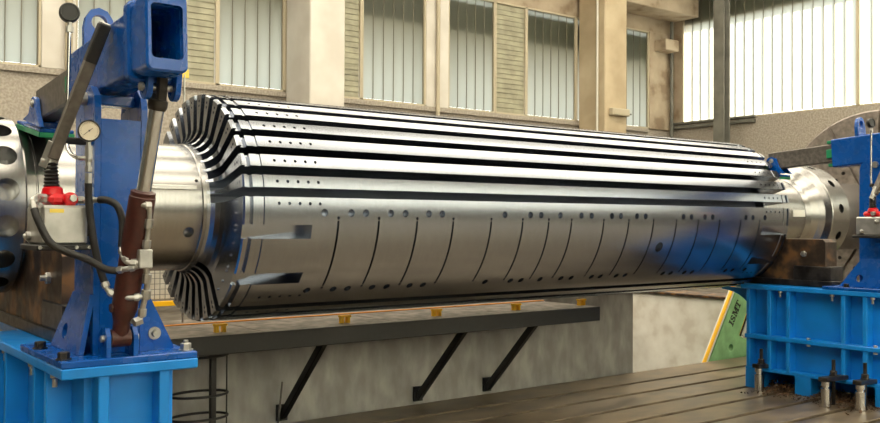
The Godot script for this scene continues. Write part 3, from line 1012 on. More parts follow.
# ---------------------------------------------------------------- steady rests
func make_base() -> void:
	var o := Vector3(0.978, 0.0, -3.4)
	var b := thing("machine_base", o, "bright blue welded steel pedestal under the nearer steady rest", "pedestal", "blue machine pedestals")
	var mb := MB.new(o)
	mb.span(Vector3(0.764, 0.72, -4.0), Vector3(1.192, 0.753, -2.85), 0.004)
	mb.span(Vector3(0.905, 0.72, -4.55), Vector3(1.192, 0.753, -3.995), 0.002)
	part("top_flange", mb, M.blue, b)
	mb = MB.new(o)
	mb.span(Vector3(0.764, 0.362, -3.965), Vector3(1.192, 0.393, -2.85), 0.004)
	part("middle_flange", mb, M.blue, b)
	mb = MB.new(o)
	mb.span(Vector3(0.775, 0.13, -3.965), Vector3(1.181, 0.155, -2.86), 0.004)
	part("bottom_flange", mb, M.blue, b)
	mb = MB.new(o)
	mb.span(Vector3(0.85, 0.14, -3.95), Vector3(1.11, 0.725, -2.92), 0.0)
	part("web_box", mb, M.blue, b)
	for z in [-3.065, -3.215, -3.62, -3.77, -3.94]:
		for s in [0, 1]:
			for tier in [[0.153, 0.364], [0.391, 0.722]]:
				mb = MB.new(o)
				mb.span(Vector3(0.772 if s == 0 else 1.10, tier[0], z - 0.015), Vector3(0.86 if s == 0 else 1.184, tier[1], z + 0.015), 0.003)
				part("rib", mb, M.blue, b)
	for x in [0.892, 1.083]:
		for tier in [[0.153, 0.364], [0.391, 0.722]]:
			mb = MB.new(o)
			mb.span(Vector3(x - 0.017, tier[0], -2.94), Vector3(x + 0.017, tier[1], -2.858), 0.003)
			part("rib", mb, M.blue, b)
	for z in [[-3.965, -3.85], [-3.57, -3.45], [-3.0, -2.86]]:
		mb = MB.new(o)
		mb.span(Vector3(0.775, 0.0, z[0]), Vector3(1.181, 0.132, z[1]), 0.004)
		part("foot", mb, M.blue, b)
	mb = MB.new(o)
	mb.span(Vector3(1.165, 0.0, -3.86), Vector3(1.178, 0.135, -2.99), 0.0)
	part("rear_skirt", mb, M.blue, b)
	# curved haunch carrying the overhanging end of the top flange
	var poly := PackedVector2Array([Vector2(-3.95, 0.72), Vector2(-3.95, 0.50)])
	for k in 9:
		var t := PI / 2 * k / 8.0
		poly.append(Vector2(-3.95 - 0.27 * (1.0 - cos(t)), 0.50 + 0.20 * sin(t)))
	poly.append(Vector2(-4.22, 0.72))
	for x in [0.86, 1.1]:
		mb = MB.new(o)
		mb.prism(poly, Vector3(x, 0, 0), Vector3(0, 0, 1), Vector3(0, 1, 0), 0.02)
		part("haunch", mb, M.blue, b)
	# flange bolts
	for q in [[0.79, -3.69], [0.79, -3.30], [0.79, -3.02]]:
		mb = MB.new(o)
		mb.hexa(Vector3(q[0], 0.72, q[1]), Vector3.DOWN, 0.015, 0.016)
		mb.cyl(Vector3(q[0], 0.70, q[1]), Vector3(q[0], 0.675, q[1]), 0.008, 8)
		part("bolt", mb, M.zinc, b)
	for z in [-3.47, -3.0]:
		mb = MB.new(o)
		mb.hexa(Vector3(0.785, 0.393, z), Vector3.UP, 0.014, 0.014)
		mb.hexa(Vector3(0.785, 0.362, z), Vector3.DOWN, 0.014, 0.014)
		part("bolt", mb, M.zinc, b)
	copy_to(b, Vector3(REST_STEP, 0, 0), "bright blue welded steel pedestal under the farther steady rest")
	# ---- dark steel saddle the shaft lies in
	var so := Vector3(0.98, 0.753, -3.95)
	var s := thing("shaft_saddle", so, "dark rusty steel saddle under the shaft by the near coupling", "saddle", "steel shaft saddles")
	mb = MB.new(so)
	mb.span(Vector3(0.905, 0.753, -4.54), Vector3(1.16, 0.80, -3.37), 0.004)
	part("base_plate", mb, M.dark_steel, s)
	var pr := PackedVector2Array([Vector2(-4.54, 0.80), Vector2(-3.42, 0.80), Vector2(-3.42, 1.07), Vector2(-3.44, 1.09)])
	for k in 17:
		var t := deg_to_rad(-32.0 - 116.0 * k / 16.0)
		pr.append(Vector2(AXIS_Z + cos(t) * 0.333, AXIS_Y + sin(t) * 0.333))
	pr.append(Vector2(-4.54, 1.09))
	mb = MB.new(so)
	mb.prism(pr, Vector3(0.99, 0, 0), Vector3(0, 0, 1), Vector3(0, 1, 0), 0.15)
	part("cradle", mb, M.rusty, s)
	mb = MB.new(so)
	mb.span(Vector3(0.908, 0.80, -3.66), Vector3(1.085, 0.90, -3.38), 0.005)
	part("stop_block", mb, M.dark_steel, s)
	mb = MB.new(so)
	mb.hexa(Vector3(0.918, 0.985, -3.58), Vector3(-1, 0, 0), 0.022, 0.02)
	mb.cyl(Vector3(0.915, 0.985, -3.58), Vector3(0.88, 0.985, -3.58), 0.011, 8)
	part("bolt", mb, M.zinc, s)
	copy_to(s, Vector3(REST_STEP, 0, 0), "brown rusty steel saddle under the shaft at the far end")

func make_rest() -> void:
	var o := Vector3(0.97, 0.753, -3.05)
	var r := thing("steady_rest", o, "dark blue hydraulic steady rest in front, arm pointing over the near shaft", "steady rest", "blue steady rests")
	var mb := MB.new(o)
	mb.span(Vector3(0.764, 0.753, -3.36), Vector3(1.190, 0.775, -2.852), 0.003)
	part("sole_plate", mb, M.deep_blue, r)
	# cheeks of the post
	for x in [0.896, 1.045]:
		var poly := PackedVector2Array([Vector2(-3.16, 0.775), Vector2(-2.955, 0.775), Vector2(-2.955, 1.56), Vector2(-2.965, 1.60), Vector2(-3.0, 1.63), Vector2(-3.05, 1.64), Vector2(-3.11, 1.63), Vector2(-3.15, 1.60), Vector2(-3.16, 1.56)])
		mb = MB.new(o)
		mb.prism(poly, Vector3(x, 0, 0), Vector3(0, 0, 1), Vector3(0, 1, 0), 0.02)
		part("cheek_plate", mb, M.deep_blue, r)
	mb = MB.new(o)
	mb.span(Vector3(0.906, 0.775, -2.975), Vector3(1.035, 1.525, -2.957), 0.002)
	part("front_plate", mb, M.deep_blue, r)
	mb = MB.new(o)
	mb.span(Vector3(0.906, 0.775, -3.155), Vector3(1.035, 1.45, -3.137), 0.002)
	part("rear_plate", mb, M.deep_blue, r)
	# leaning side gusset with a round hole, and the triangular gusset on the other side
	var gp := PackedVector2Array([Vector2(-0.235, 0.0), Vector2(0.09, 0.0), Vector2(0.09, 0.193), Vector2(-0.095, 0.193)])
	var ey := Vector3(0.034, 0.19, 0).normalized()
	mb = MB.new(o)
	mb.plate_hole(gp, Vector2(-0.10, 0.06), 0.026, Vector3(0.850, 0.775, -3.045), Vector3(0, 0, 1), ey, 0.016)
	part("gusset", mb, M.deep_blue, r)
	var tp := PackedVector2Array([Vector2(1.055, 0.775), Vector2(1.152, 0.775), Vector2(1.148, 0.79), Vector2(1.063, 0.965), Vector2(1.055, 0.965)])
	for z in [-2.97, -3.145]:
		mb = MB.new(o)
		mb.prism(tp, Vector3(0, 0, z), Vector3(1, 0, 0), Vector3(0, 1, 0), 0.018)
		part("gusset", mb, M.deep_blue, r)
	mb = MB.new(o)
	mb.turned(Vector3(1.085, 0.83, -2.961), Vector3(0, 0, 1), [[0.0, 0.021], [0.006, 0.021], [0.006, 0.012], [0.018, 0.010]], 14)
	part("bolt", mb, M.zinc, r)
	for q in [[0.785, -2.905, 0], [0.79, -3.20, 0], [1.165, -2.89, 1], [1.165, -3.30, 1]]:
		mb = MB.new(o)
		mb.cyl(Vector3(q[0], 0.775, q[1]), Vector3(q[0], 0.779, q[1]), 0.024, 14)
		mb.hexa(Vector3(q[0], 0.779, q[1]), Vector3.UP, 0.018, 0.02)
		if q[2] == 1:
			mb.cyl(Vector3(q[0], 0.795, q[1]), Vector3(q[0], 0.808, q[1]), 0.009, 8)
		part("bolt", mb, M.dark_steel if q[2] == 0 else M.zinc, r)
	# ---- arm: blue sleeve with collars, dark bar sliding inside, shoe on the shaft
	var tilt := Basis(Vector3.RIGHT, -0.070)
	var ax := Transform3D(tilt, Vector3(0.97, 1.712, -3.05))
	var arm := MB.new(o)
	arm.square_tube(ax, 0.112, 0.196, 0.012, 0.092, 0.156, 0.008, -0.325, 0.47, 0.003)
	var sleeve := part("arm_sleeve", arm, M.deep_blue, r)
	mb = MB.new(o)
	mb.square_tube(ax, 0.124, 0.236, 0.022, 0.094, 0.160, 0.012, 0.40, 0.49, 0.006)
	part("front_collar", mb, M.deep_blue, sleeve)
	mb = MB.new(o)
	mb.square_tube(ax, 0.118, 0.214, 0.018, 0.113, 0.196, 0.01, 0.355, 0.41, 0.004)
	part("middle_collar", mb, M.deep_blue, sleeve)
	mb = MB.new(o)
	mb.square_tube(ax, 0.138, 0.246, 0.024, 0.113, 0.196, 0.01, 0.315, 0.355, 0.006)
	part("rear_collar", mb, M.deep_blue, sleeve)
	mb = MB.new(o)
	mb.box(ax * Vector3(0, 0.004, -0.40), Vector3(0.076, 0.126, 0.86), 0.006, tilt)
	part("sliding_bar", mb, M.bar_steel, r, "dark bare steel bar")
	for q in [[Vector3(0, 0.082, -0.342), Vector3(0.07, 0.022, 0.05)], [Vector3(0, -0.078, -0.342), Vector3(0.07, 0.022, 0.05)], [Vector3(-0.046, 0, -0.342), Vector3(0.014, 0.06, 0.05)], [Vector3(0.046, 0, -0.342), Vector3(0.014, 0.06, 0.05)]]:
		mb = MB.new(o)
		mb.box(ax * q[0], q[1], 0.003, tilt)
		part("wear_pad", mb, M.green_pad, r, "green plastic wear pad")
	# lifting eye on top of the sleeve
	var eye := PackedVector2Array([Vector2(-0.052, 0.0), Vector2(0.052, 0.0), Vector2(0.052, 0.06), Vector2(0.045, 0.095), Vector2(0.028, 0.122), Vector2(0.0, 0.132), Vector2(-0.028, 0.122), Vector2(-0.045, 0.095), Vector2(-0.052, 0.06)])
	mb = MB.new(o)
	mb.plate_hole(eye, Vector2(0.0, 0.080), 0.027, ax * Vector3(0.0, 0.096, -0.14), tilt.x, tilt.y, 0.024)
	part("lifting_eye", mb, M.deep_blue, r)
	# pivot pin and its washer through the cheeks
	mb = MB.new(o)
	mb.turned(Vector3(0.868, 1.595, -3.05), Vector3.RIGHT, [[0.0, 0.020], [0.006, 0.022], [0.018, 0.022], [0.018, 0.016], [0.20, 0.016], [0.2, 0.022], [0.212, 0.022]], 16)
	part("pivot_pin", mb, M.zinc, r)
	mb = MB.new(o)
	mb.bar(Vector3(0.906, 1.592, -3.05), Vector3(1.035, 1.592, -3.05), 0.07, 0.035, 0.004)
	part("pivot_lug", mb, M.deep_blue, r)
	# yoke and shoe at the tip of the bar
	var tip := ax * Vector3(0, -0.01, -0.79)
	for x in [-0.05, 0.05]:
		var yk := PackedVector2Array([Vector2(-0.03, 0.035), Vector2(0.0, 0.042), Vector2(0.03, 0.03), Vector2(0.055, -0.03), Vector2(0.10, -0.085), Vector2(-0.16, -0.035), Vector2(-0.07, -0.02)])
		mb = MB.new(o)
		mb.prism(yk, tip + Vector3(x, 0, 0), Vector3(0, 0, 1), Vector3(0, 1, 0), 0.018)
		part("yoke_plate", mb, M.deep_blue, r)
	mb = MB.new(o)
	mb.turned(tip + Vector3(-0.068, 0.014, 0), Vector3.RIGHT, [[0.0, 0.008], [0.004, 0.010], [0.004, 0.016], [0.012, 0.016], [0.012, 0.012], [0.125, 0.012], [0.125, 0.016], [0.138, 0.016]], 14)
	part("yoke_pin", mb, M.zinc, r)
	var st := Basis(Vector3.RIGHT, 0.17)
	var shoe_c := Vector3(0.985, 1.590, -4.16) + st.y * 0.010 + st.z * 0.205
	for q in [[Vector3(0, 0, 0.175), Vector3(0.135, 0.02, 0.03)], [Vector3(-0.0525, 0, -0.015), Vector3(0.03, 0.02, 0.35)], [Vector3(0.0525, 0, -0.015), Vector3(0.03, 0.02, 0.35)]]:
		mb = MB.new(o)
		mb.box(shoe_c + st * q[0], q[1], 0.002, st)
		part("shoe_lining", mb, M.green_pad, r, "green plastic shoe lining")
	mb = MB.new(o)
	mb.box(shoe_c + Vector3(0, 0.003, 0) - st.z * 0.015, Vector3(0.076, 0.016, 0.35), 0.0, st)
	part("shoe_pad", mb, M.rubber, r)
	mb = MB.new(o)
	mb.box(shoe_c + st.y * 0.017, Vector3(0.130, 0.014, 0.376), 0.003, st)
	mb.box(shoe_c + st.y * 0.032 - st.z * 0.01, Vector3(0.082, 0.03, 0.26), 0.004, st)
	part("shoe_plate", mb, M.deep_blue, r)
	# ---- hydraulic cylinder lifting the front end of the arm
	var c0 := Vector3(0.947, 0.832, -2.885)
	var c1 := Vector3(1.003, 1.605, -2.70)
	var d := (c1 - c0).normalized()
	mb = MB.new(o)
	mb.turned(c0 + d * 0.0, d, [[0.0, 0.024], [0.05, 0.027], [0.075, 0.034], [0.10, 0.040], [0.455, 0.040], [0.457, 0.038], [0.470, 0.038], [0.472, 0.030], [0.475, 0.027]], 24)
	mb.cyl(c0 + Vector3(-0.03, 0.0, 0), c0 + Vector3(0.03, 0.0, 0), 0.028, 18)
	mb.cyl(c0 + d * 0.10 + Vector3(-0.044, 0, 0), c0 + d * 0.10, 0.014, 12)
	part("cylinder_body", mb, M.brown_paint, r, "dark red-brown cylinder")
	mb = MB.new(o)
	mb.cyl(c0 + d * 0.46, c0 + d * 0.735, 0.0225, 24)
	part("piston_rod", mb, M.chrome, r, "shiny chromed piston rod")
	mb = MB.new(o)
	mb.turned(c0 + d * 0.725, d, [[0.0, 0.026], [0.012, 0.030], [0.03, 0.030], [0.034, 0.022], [0.05, 0.02]], 16)
	mb.box(c1 + d * -0.005, Vector3(0.032, 0.09, 0.045), 0.006, Basis(Vector3.RIGHT, 0.2))
	part("rod_clevis", mb, M.dark_steel, r)
	for x in [-0.043, 0.043]:
		var lp := PackedVector2Array([Vector2(-0.045, 0.05), Vector2(-0.045, -0.01)])
		for k in 7:
			var t := PI + PI * k / 6.0
			lp.append(Vector2(cos(t) * 0.035, -0.012 + sin(t) * 0.035))
		lp.append(Vector2(0.045, 0.05))
		mb = MB.new(o)
		mb.prism(lp, c1 + Vector3(x, 0.005, 0.0), Vector3(0, 0, 1), Vector3(0, 1, 0), 0.016)
		part("arm_lug", mb, M.deep_blue, r)
	mb = MB.new(o)
	mb.turned(c1 + Vector3(-0.066, -0.004, 0), Vector3.RIGHT, [[0.0, 0.010], [0.004, 0.014], [0.012, 0.014], [0.012, 0.010], [0.125, 0.010], [0.13, 0.007]], 12)
	part("clevis_pin", mb, M.zinc, r)
	for x in [-0.042, 0.042]:
		mb = MB.new(o)
		mb.prism(PackedVector2Array([Vector2(-0.055, -0.057), Vector2(0.03, -0.057), Vector2(0.03, 0.01), Vector2(0.012, 0.034), Vector2(-0.02, 0.034), Vector2(-0.055, 0.01)]), c0 + Vector3(x, 0, 0), Vector3(0, 0, 1), Vector3(0, 1, 0), 0.014)
		part("base_lug", mb, M.deep_blue, r)
	mb = MB.new(o)
	mb.cyl(c0 + Vector3(-0.058, 0, 0), c0 + Vector3(0.058, 0, 0), 0.011, 12)
	part("base_pin", mb, M.zinc, r)
	# valve block and rigid pipework on the cylinder
	mb = MB.new(o)
	mb.box(Vector3(0.984, 1.083, -2.775), Vector3(0.042, 0.058, 0.036), 0.003)
	part("valve_block", mb, M.zinc, r)
	mb = MB.new(o)
	mb.tube(bez([Vector3(0.965, 1.244, -2.775), Vector3(0.972, 1.247, -2.745), Vector3(0.986, 1.238, -2.742), Vector3(0.990, 1.187, -2.755), Vector3(0.986, 1.10, -2.772)], 4), 0.008, 10)
	mb.hexa(Vector3(0.990, 1.205, -2.752), Vector3(0, -1, -0.2), 0.013, 0.03)
	mb.hexa(Vector3(0.974, 1.247, -2.743), Vector3(1, 0, 0), 0.013, 0.018)
	mb.hexa(Vector3(0.988, 1.14, -2.764), Vector3(0, -1, -0.2), 0.013, 0.025)
	part("upper_pipe", mb, M.zinc, r)
	mb = MB.new(o)
	mb.tube(bez([Vector3(0.992, 1.06, -2.785), Vector3(1.002, 1.0, -2.798), Vector3(0.996, 0.93, -2.818), Vector3(0.990, 0.895, -2.828), Vector3(0.972, 0.885, -2.85)], 4), 0.009, 10)
	mb.hexa(Vector3(0.999, 1.035, -2.790), Vector3(0, -1, -0.2), 0.014, 0.03)
	mb.hexa(Vector3(1.001, 0.985, -2.802), Vector3(0, -1, -0.2), 0.015, 0.03)
	mb.hexa(Vector3(0.996, 0.925, -2.820), Vector3(0, -1, -0.2), 0.013, 0.025)
	mb.hexa(Vector3(0.994, 0.890, -2.828), Vector3(-1, -0.3, 0.2), 0.015, 0.025)
	part("lower_pipe", mb, M.zinc, r)
	copy_to(r, Vector3(REST_STEP, 0, 0), "dark blue hydraulic steady rest in the distance, beyond the rotor's far end")

func make_pump() -> void:
	var o := Vector3(0.79, 1.11, -3.01)
	var p := thing("hand_pump", o, "grey hydraulic hand pump with red head and long lever, by the camera", "hand pump", "hydraulic hand pumps")
	var mb := MB.new(o)
	mb.span(Vector3(0.722, 1.124, -3.10), Vector3(0.858, 1.246, -2.92), 0.008)
	part("oil_tank", mb, M.zinc, p)
	mb = MB.new(o)
	mb.span(Vector3(0.705, 1.108, -3.115), Vector3(0.866, 1.125, -2.905), 0.003)
	part("tank_base", mb, M.black_paint, p)
	for x in [0.714, 0.77, 0.82, 0.858]:
		mb = MB.new(o)
		mb.hexa(Vector3(x, 1.117, -2.905), Vector3(0, 0, 1), 0.006, 0.005)
		part("base_screw", mb, M.zinc, p)
	for z in [-3.06, -2.96]:
		mb = MB.new(o)
		mb.turned(Vector3(0.722, 1.215 if z > -3.0 else 1.15, z), Vector3(-1, 0, 0), [[0.0, 0.014], [0.012, 0.014], [0.014, 0.008], [0.02, 0.006]], 12)
		part("tank_plug", mb, M.zinc, p)
	mb = MB.new(o)
	mb.box(Vector3(0.765, 1.229, -2.9195), Vector3(0.042, 0.012, 0.002), 0.0)
	part("yellow_label", mb, M.label_yellow, p, "small yellow label")
	mb = MB.new(o)
	mb.span(Vector3(0.858, 1.15, -3.08), Vector3(0.888, 1.22, -2.98), 0.003)
	part("mounting_bracket", mb, M.black_paint, p)
	mb = MB.new(o)
	mb.span(Vector3(0.752, 1.246, -3.07), Vector3(0.834, 1.282, -2.95), 0.012)
	mb.turned(Vector3(0.775, 1.28, -3.01), Vector3.UP, [[0.0, 0.034], [0.02, 0.030], [0.026, 0.022]], 16)
	mb.turned(Vector3(0.81, 1.265, -2.955), Vector3(0, 0, 1), [[0.0, 0.022], [0.02, 0.022], [0.026, 0.015]], 14)
	part("pump_head", mb, M.red, p, "glossy red pump head")
	for e in [[Vector3(0.815, 1.268, -2.93), Vector3(0, 0, 1), 0.012, 0.008], [Vector3(0.752, 1.268, -2.99), Vector3(-1, 0, 0), 0.014, 0.03], [Vector3(0.834, 1.264, -2.95), Vector3(1, 0, 0), 0.012, 0.02]]:
		mb = MB.new(o)
		mb.hexa(e[0], e[1], e[2], e[3])
		part("fitting", mb, M.zinc, p)
	mb = MB.new(o)
	var pr := []
	for k in 8:
		pr.append([k * 0.011, 0.026 - k * 0.0006]); pr.append([k * 0.011 + 0.0055, 0.020 - k * 0.0006])
	mb.turned(Vector3(0.772, 1.298, -3.01), Vector3(-0.02, 1, 0.0).normalized(), pr, 16)
	part("bellows", mb, M.rubber, p, "black ribbed rubber bellows")
	# lever: forked link, square bar and black grip
	var a := Vector3(0.765, 1.375, -3.005)
	var b := Vector3(0.893, 1.815, -2.88)
	var d := (b - a).normalized()
	mb = MB.new(o)
	mb.bar(a + d * -0.01 + Vector3(-0.018, 0.0, 0), a + d * 0.075 + Vector3(-0.018, 0.0, 0), 0.007, 0.026, 0.001)
	mb.bar(a + d * -0.01 + Vector3(0.012, 0.0, 0), a + d * 0.05 + Vector3(0.012, 0.0, 0), 0.007, 0.02, 0.001)
	mb.cyl(a + Vector3(-0.026, 0.012, 0), a + Vector3(0.022, 0.012, 0), 0.007, 10)
	mb.cyl(a + Vector3(0, -0.02, 0), a + Vector3(0, 0.02, 0), 0.011, 10)
	part("link", mb, M.zinc, p)
	mb = MB.new(o)
	mb.bar(a + d * 0.02, b - d * 0.13, 0.034, 0.037, 0.003, Vector3(0, 0, 1))
	part("lever", mb, M.bar_steel, p)
	mb = MB.new(o)
	mb.bar(b - d * 0.135, b - d * 0.006, 0.036, 0.039, 0.004, Vector3(0, 0, 1))
	part("grip", mb, M.rubber, p, "black rubber grip")
	mb = MB.new(o)
	mb.bar(b - d * 0.008, b, 0.032, 0.035, 0.003, Vector3(0, 0, 1))
	part("end_cap", mb, M.zinc, p)
	copy_to(p, Vector3(REST_STEP, 0, 0), "grey hydraulic hand pump with red head on the far rest")

	# ---- black dial indicator on a thin upright tube, beside the arm
	var go := Vector3(0.80, 1.39, -2.96)
	var q := thing("dial_gauge", go, "round black gauge on a thin silver tube above the lever pump", "gauge", "black gauges on tubes")
	mb = MB.new(go)
	mb.tube(bez([Vector3(0.843, 1.392, -2.885), Vector3(0.832, 1.392, -2.92), Vector3(0.826, 1.412, -3.0), Vector3(0.826, 1.46, -3.045), Vector3(0.830, 1.60, -3.05), Vector3(0.833, 1.815, -3.05)], 5), 0.0065, 10)
	part("tube", mb, M.bright_steel, q)
	mb = MB.new(go)
	mb.hexa(Vector3(0.833, 1.805, -3.05), Vector3.UP, 0.012, 0.02)
	mb.cyl(Vector3(0.833, 1.825, -3.05), Vector3(0.833, 1.845, -3.05), 0.007, 10)
	part("tube_nut", mb, M.zinc, q)
	var face := Vector3(-0.18, 0.1, 1).normalized()
	mb = MB.new(go)
	mb.turned(Vector3(0.833, 1.868, -3.055) - face * 0.014, face, [[0.0, 0.024], [0.004, 0.031], [0.024, 0.032], [0.028, 0.029], [0.028, 0.026], [0.025, 0.025]], 24)
	part("dial_case", mb, M.black, q)
	mb = MB.new(go)
	mb.box(Vector3(0.838, 1.858, -3.055) + face * 0.0118, Vector3(0.014, 0.0025, 0.001), 0.0, Basis(Vector3.UP.cross(face).normalized(), face.cross(Vector3.UP.cross(face)).normalized(), face))
	mb.box(Vector3(0.841, 1.853, -3.055) + face * 0.0118, Vector3(0.008, 0.002, 0.001), 0.0, Basis(Vector3.UP.cross(face).normalized(), face.cross(Vector3.UP.cross(face)).normalized(), face))
	part("dial_print", mb, M.white, q)
	mb = MB.new(go)
	mb.box(Vector3(0.852, 1.455, -3.045), Vector3(0.068, 0.022, 0.026), 0.004)
	part("tube_clamp", mb, M.rubber, q)
	copy_to(q, Vector3(REST_STEP, 0, 0), "round black gauge on a thin silver tube at the far rest")

	# ---- pressure gauge with pale dial
	go = Vector3(0.846, 1.305, -2.885)
	q = thing("pressure_gauge", go, "round pressure gauge with pale dial in front of the blue post", "gauge")
	var gc := Vector3(0.848, 1.475, -2.885)
	face = Vector3(-0.22, 0.0, 1).normalized()
	mb = MB.new(go)
	mb.turned(gc - face * 0.016, face, [[0.0, 0.028], [0.003, 0.033], [0.028, 0.0335], [0.031, 0.032], [0.031, 0.0295], [0.026, 0.029]], 32)
	part("gauge_case", mb, M.rubber, q)
	mb = MB.new(go)
	mb.turned(gc + face * 0.0095, face, [[0.0, 0.0292], [0.002, 0.0292]], 32)
	part("dial_face", mb, M.dial, q)
	var ex := Vector3.UP.cross(face).normalized()
	var eyy := face.cross(ex).normalized()
	mb = MB.new(go)
	for k in 25:
		var t := deg_to_rad(-45.0 + 270.0 * k / 24.0)
		var dd := ex * cos(t) + eyy * sin(t)
		mb.box(gc + face * 0.0120 + dd * 0.0245, Vector3(0.0045 if k % 4 == 0 else 0.0028, 0.0007, 0.0006), 0.0, Basis(dd, face.cross(dd), face))
	var nd := (ex * 0.75 + eyy * 0.62).normalized()
	mb.box(gc + face * 0.0125 + nd * -0.004, Vector3(0.034, 0.0016, 0.0008), 0.0, Basis(nd, face.cross(nd), face))
	mb.cyl(gc + face * 0.0115, gc + face * 0.0145, 0.0028, 10)
	part("needle_and_marks", mb, M.black, q)
	mb = MB.new(go)
	mb.cyl(gc + Vector3(0, -0.03, -0.002), gc + Vector3(0, -0.055, -0.002), 0.007, 10)
	mb.hexa(Vector3(0.848, 1.43, -2.887), Vector3.DOWN, 0.0125, 0.05)
	mb.cyl(Vector3(0.848, 1.382, -2.887), Vector3(0.848, 1.36, -2.887), 0.0085, 10)
	mb.hexa(Vector3(0.848, 1.365, -2.887), Vector3.DOWN, 0.0115, 0.016)
	mb.hexa(Vector3(0.848, 1.345, -2.887), Vector3.DOWN, 0.0115, 0.035)
	mb.cyl(Vector3(0.848, 1.392, -2.887), Vector3(0.815, 1.392, -2.887), 0.006, 10)
	part("gauge_fittings", mb, M.zinc, q)

	# ---- hoses
	hose("black hose arching from the red pump head to the valve block", [Vector3(0.885, 1.264, -2.90), Vector3(0.905, 1.262, -2.875), Vector3(0.928, 1.245, -2.86), Vector3(0.940, 1.205, -2.85), Vector3(0.940, 1.165, -2.845), Vector3(0.936, 1.118, -2.84)], [[Vector3(0.85, 1.262, -2.945), Vector3(0.888, 1.264, -2.90)], [Vector3(0.936, 1.122, -2.84), Vector3(0.933, 1.088, -2.815), Vector3(0.943, 1.071, -2.79), Vector3(0.966, 1.071, -2.777)]])
	hose("black hose sagging below the oil tank to the valve block", [Vector3(0.697, 1.232, -2.905), Vector3(0.703, 1.20, -2.885), Vector3(0.730, 1.135, -2.86), Vector3(0.774, 1.106, -2.85), Vector3(0.832, 1.083, -2.845), Vector3(0.885, 1.052, -2.835), Vector3(0.92, 1.046, -2.83)], [[Vector3(0.735, 1.268, -2.98), Vector3(0.706, 1.266, -2.93), Vector3(0.695, 1.250, -2.915), Vector3(0.697, 1.225, -2.905)], [Vector3(0.915, 1.047, -2.83), Vector3(0.938, 1.052, -2.80), Vector3(0.966, 1.060, -2.778)]])
	hose("black hose hanging from the pressure gauge down the blue post", [Vector3(0.848, 1.315, -2.887), Vector3(0.852, 1.25, -2.892), Vector3(0.864, 1.155, -2.892), Vector3(0.880, 1.07, -2.888), Vector3(0.896, 1.01, -2.878)], [[Vector3(0.894, 1.015, -2.879), Vector3(0.905, 0.985, -2.872), Vector3(0.925, 0.966, -2.862), Vector3(0.952, 0.962, -2.815), Vector3(0.998, 0.965, -2.808)]])

func hose(label: String, pts: Array, ends: Array) -> void:
	var h := thing("hydraulic_hose", pts[0], label, "hose", "hydraulic hoses of the near rest")
	var mb := MB.new(pts[0])
	mb.tube(bez(pts, 6), 0.0115, 12)
	part("rubber_hose", mb, M.rubber, h)
	for e in ends:
		mb = MB.new(pts[0])
		mb.tube(bez(e, 4), 0.0085, 10)
		for k in e.size() - 1:
			var d: Vector3 = (e[k + 1] - e[k]).normalized()
			mb.hexa((e[k] + e[k + 1]) * 0.5 - d * 0.008, d, 0.0125, 0.016)
		part("hose_end", mb, M.zinc, h)

# ---------------------------------------------------------------- clamps, faceplate, green arm
func make_clamps() -> void:
	var spots := [[5.80, -3.80, "leftmost floor clamp holding the far blue pedestal, at its rear foot"], [5.66, -3.215, "middle floor clamp holding the far blue pedestal"], [5.73, -3.02, "right floor clamp holding the far blue pedestal, nearest its front"]]
	for q in spots:
		var o := Vector3(q[0], 0.0, q[1])
		var c := thing("floor_clamp", o, q[2], "clamp", "floor clamps")
		var mb := MB.new(o)
		mb.turned(o, Vector3.UP, [[0.0, 0.030], [0.002, 0.032], [0.12, 0.032], [0.122, 0.022], [0.135, 0.022], [0.137, 0.030], [0.165, 0.030], [0.168, 0.027]], 18)
		part("riser", mb, M.bright_steel, c)
		mb = MB.new(o)
		mb.bar(o + Vector3(-0.045, 0.182, 0), Vector3(5.895, 0.172, q[1]), 0.06, 0.03, 0.004)
		part("strap", mb, M.dark_steel, c)
		mb = MB.new(o)
		var sx: float = (q[0] + 5.85) * 0.5 + 0.0
		mb.cyl(Vector3(sx, -0.05, q[1] + 0.0), Vector3(sx, 0.30, q[1]), 0.012, 10)
		part("stud", mb, M.dark_steel, c)
		mb = MB.new(o)
		mb.cyl(Vector3(sx, 0.194, q[1]), Vector3(sx, 0.200, q[1]), 0.028, 14)
		mb.hexa(Vector3(sx, 0.20, q[1]), Vector3.UP, 0.023, 0.028)
		part("nut", mb, M.dark_steel, c)
	# metal chips lying round the feet
	var rng := RandomNumberGenerator.new()
	rng.seed = 5
	var mb2 := MB.new(Vector3(5.8, 0.0, -3.4))
	for k in 1400:
		var x := 6.02 - absf(rng.randfn()) * 0.13
		var z := rng.randf_range(-3.84, -2.95)
		if x < 5.2:
			continue
		var s := rng.randf_range(0.003, 0.009) * (1.0 if rng.randf() > 0.1 else 1.7)
		var b := Basis.from_euler(Vector3(rng.randf() * TAU, rng.randf() * TAU, rng.randf() * TAU))
		var h := maxf(0.0, (x - 5.85)) * 0.35 * rng.randf()
		mb2.box(Vector3(x, s * 0.4 + h, z), Vector3(s * 1.8, s * 0.4, s), 0.0, b)
	single("metal_chips", mb2.o, mb2, M.rusty, "scattered steel chips lying under the far blue pedestal", "chips", "", "stuff")

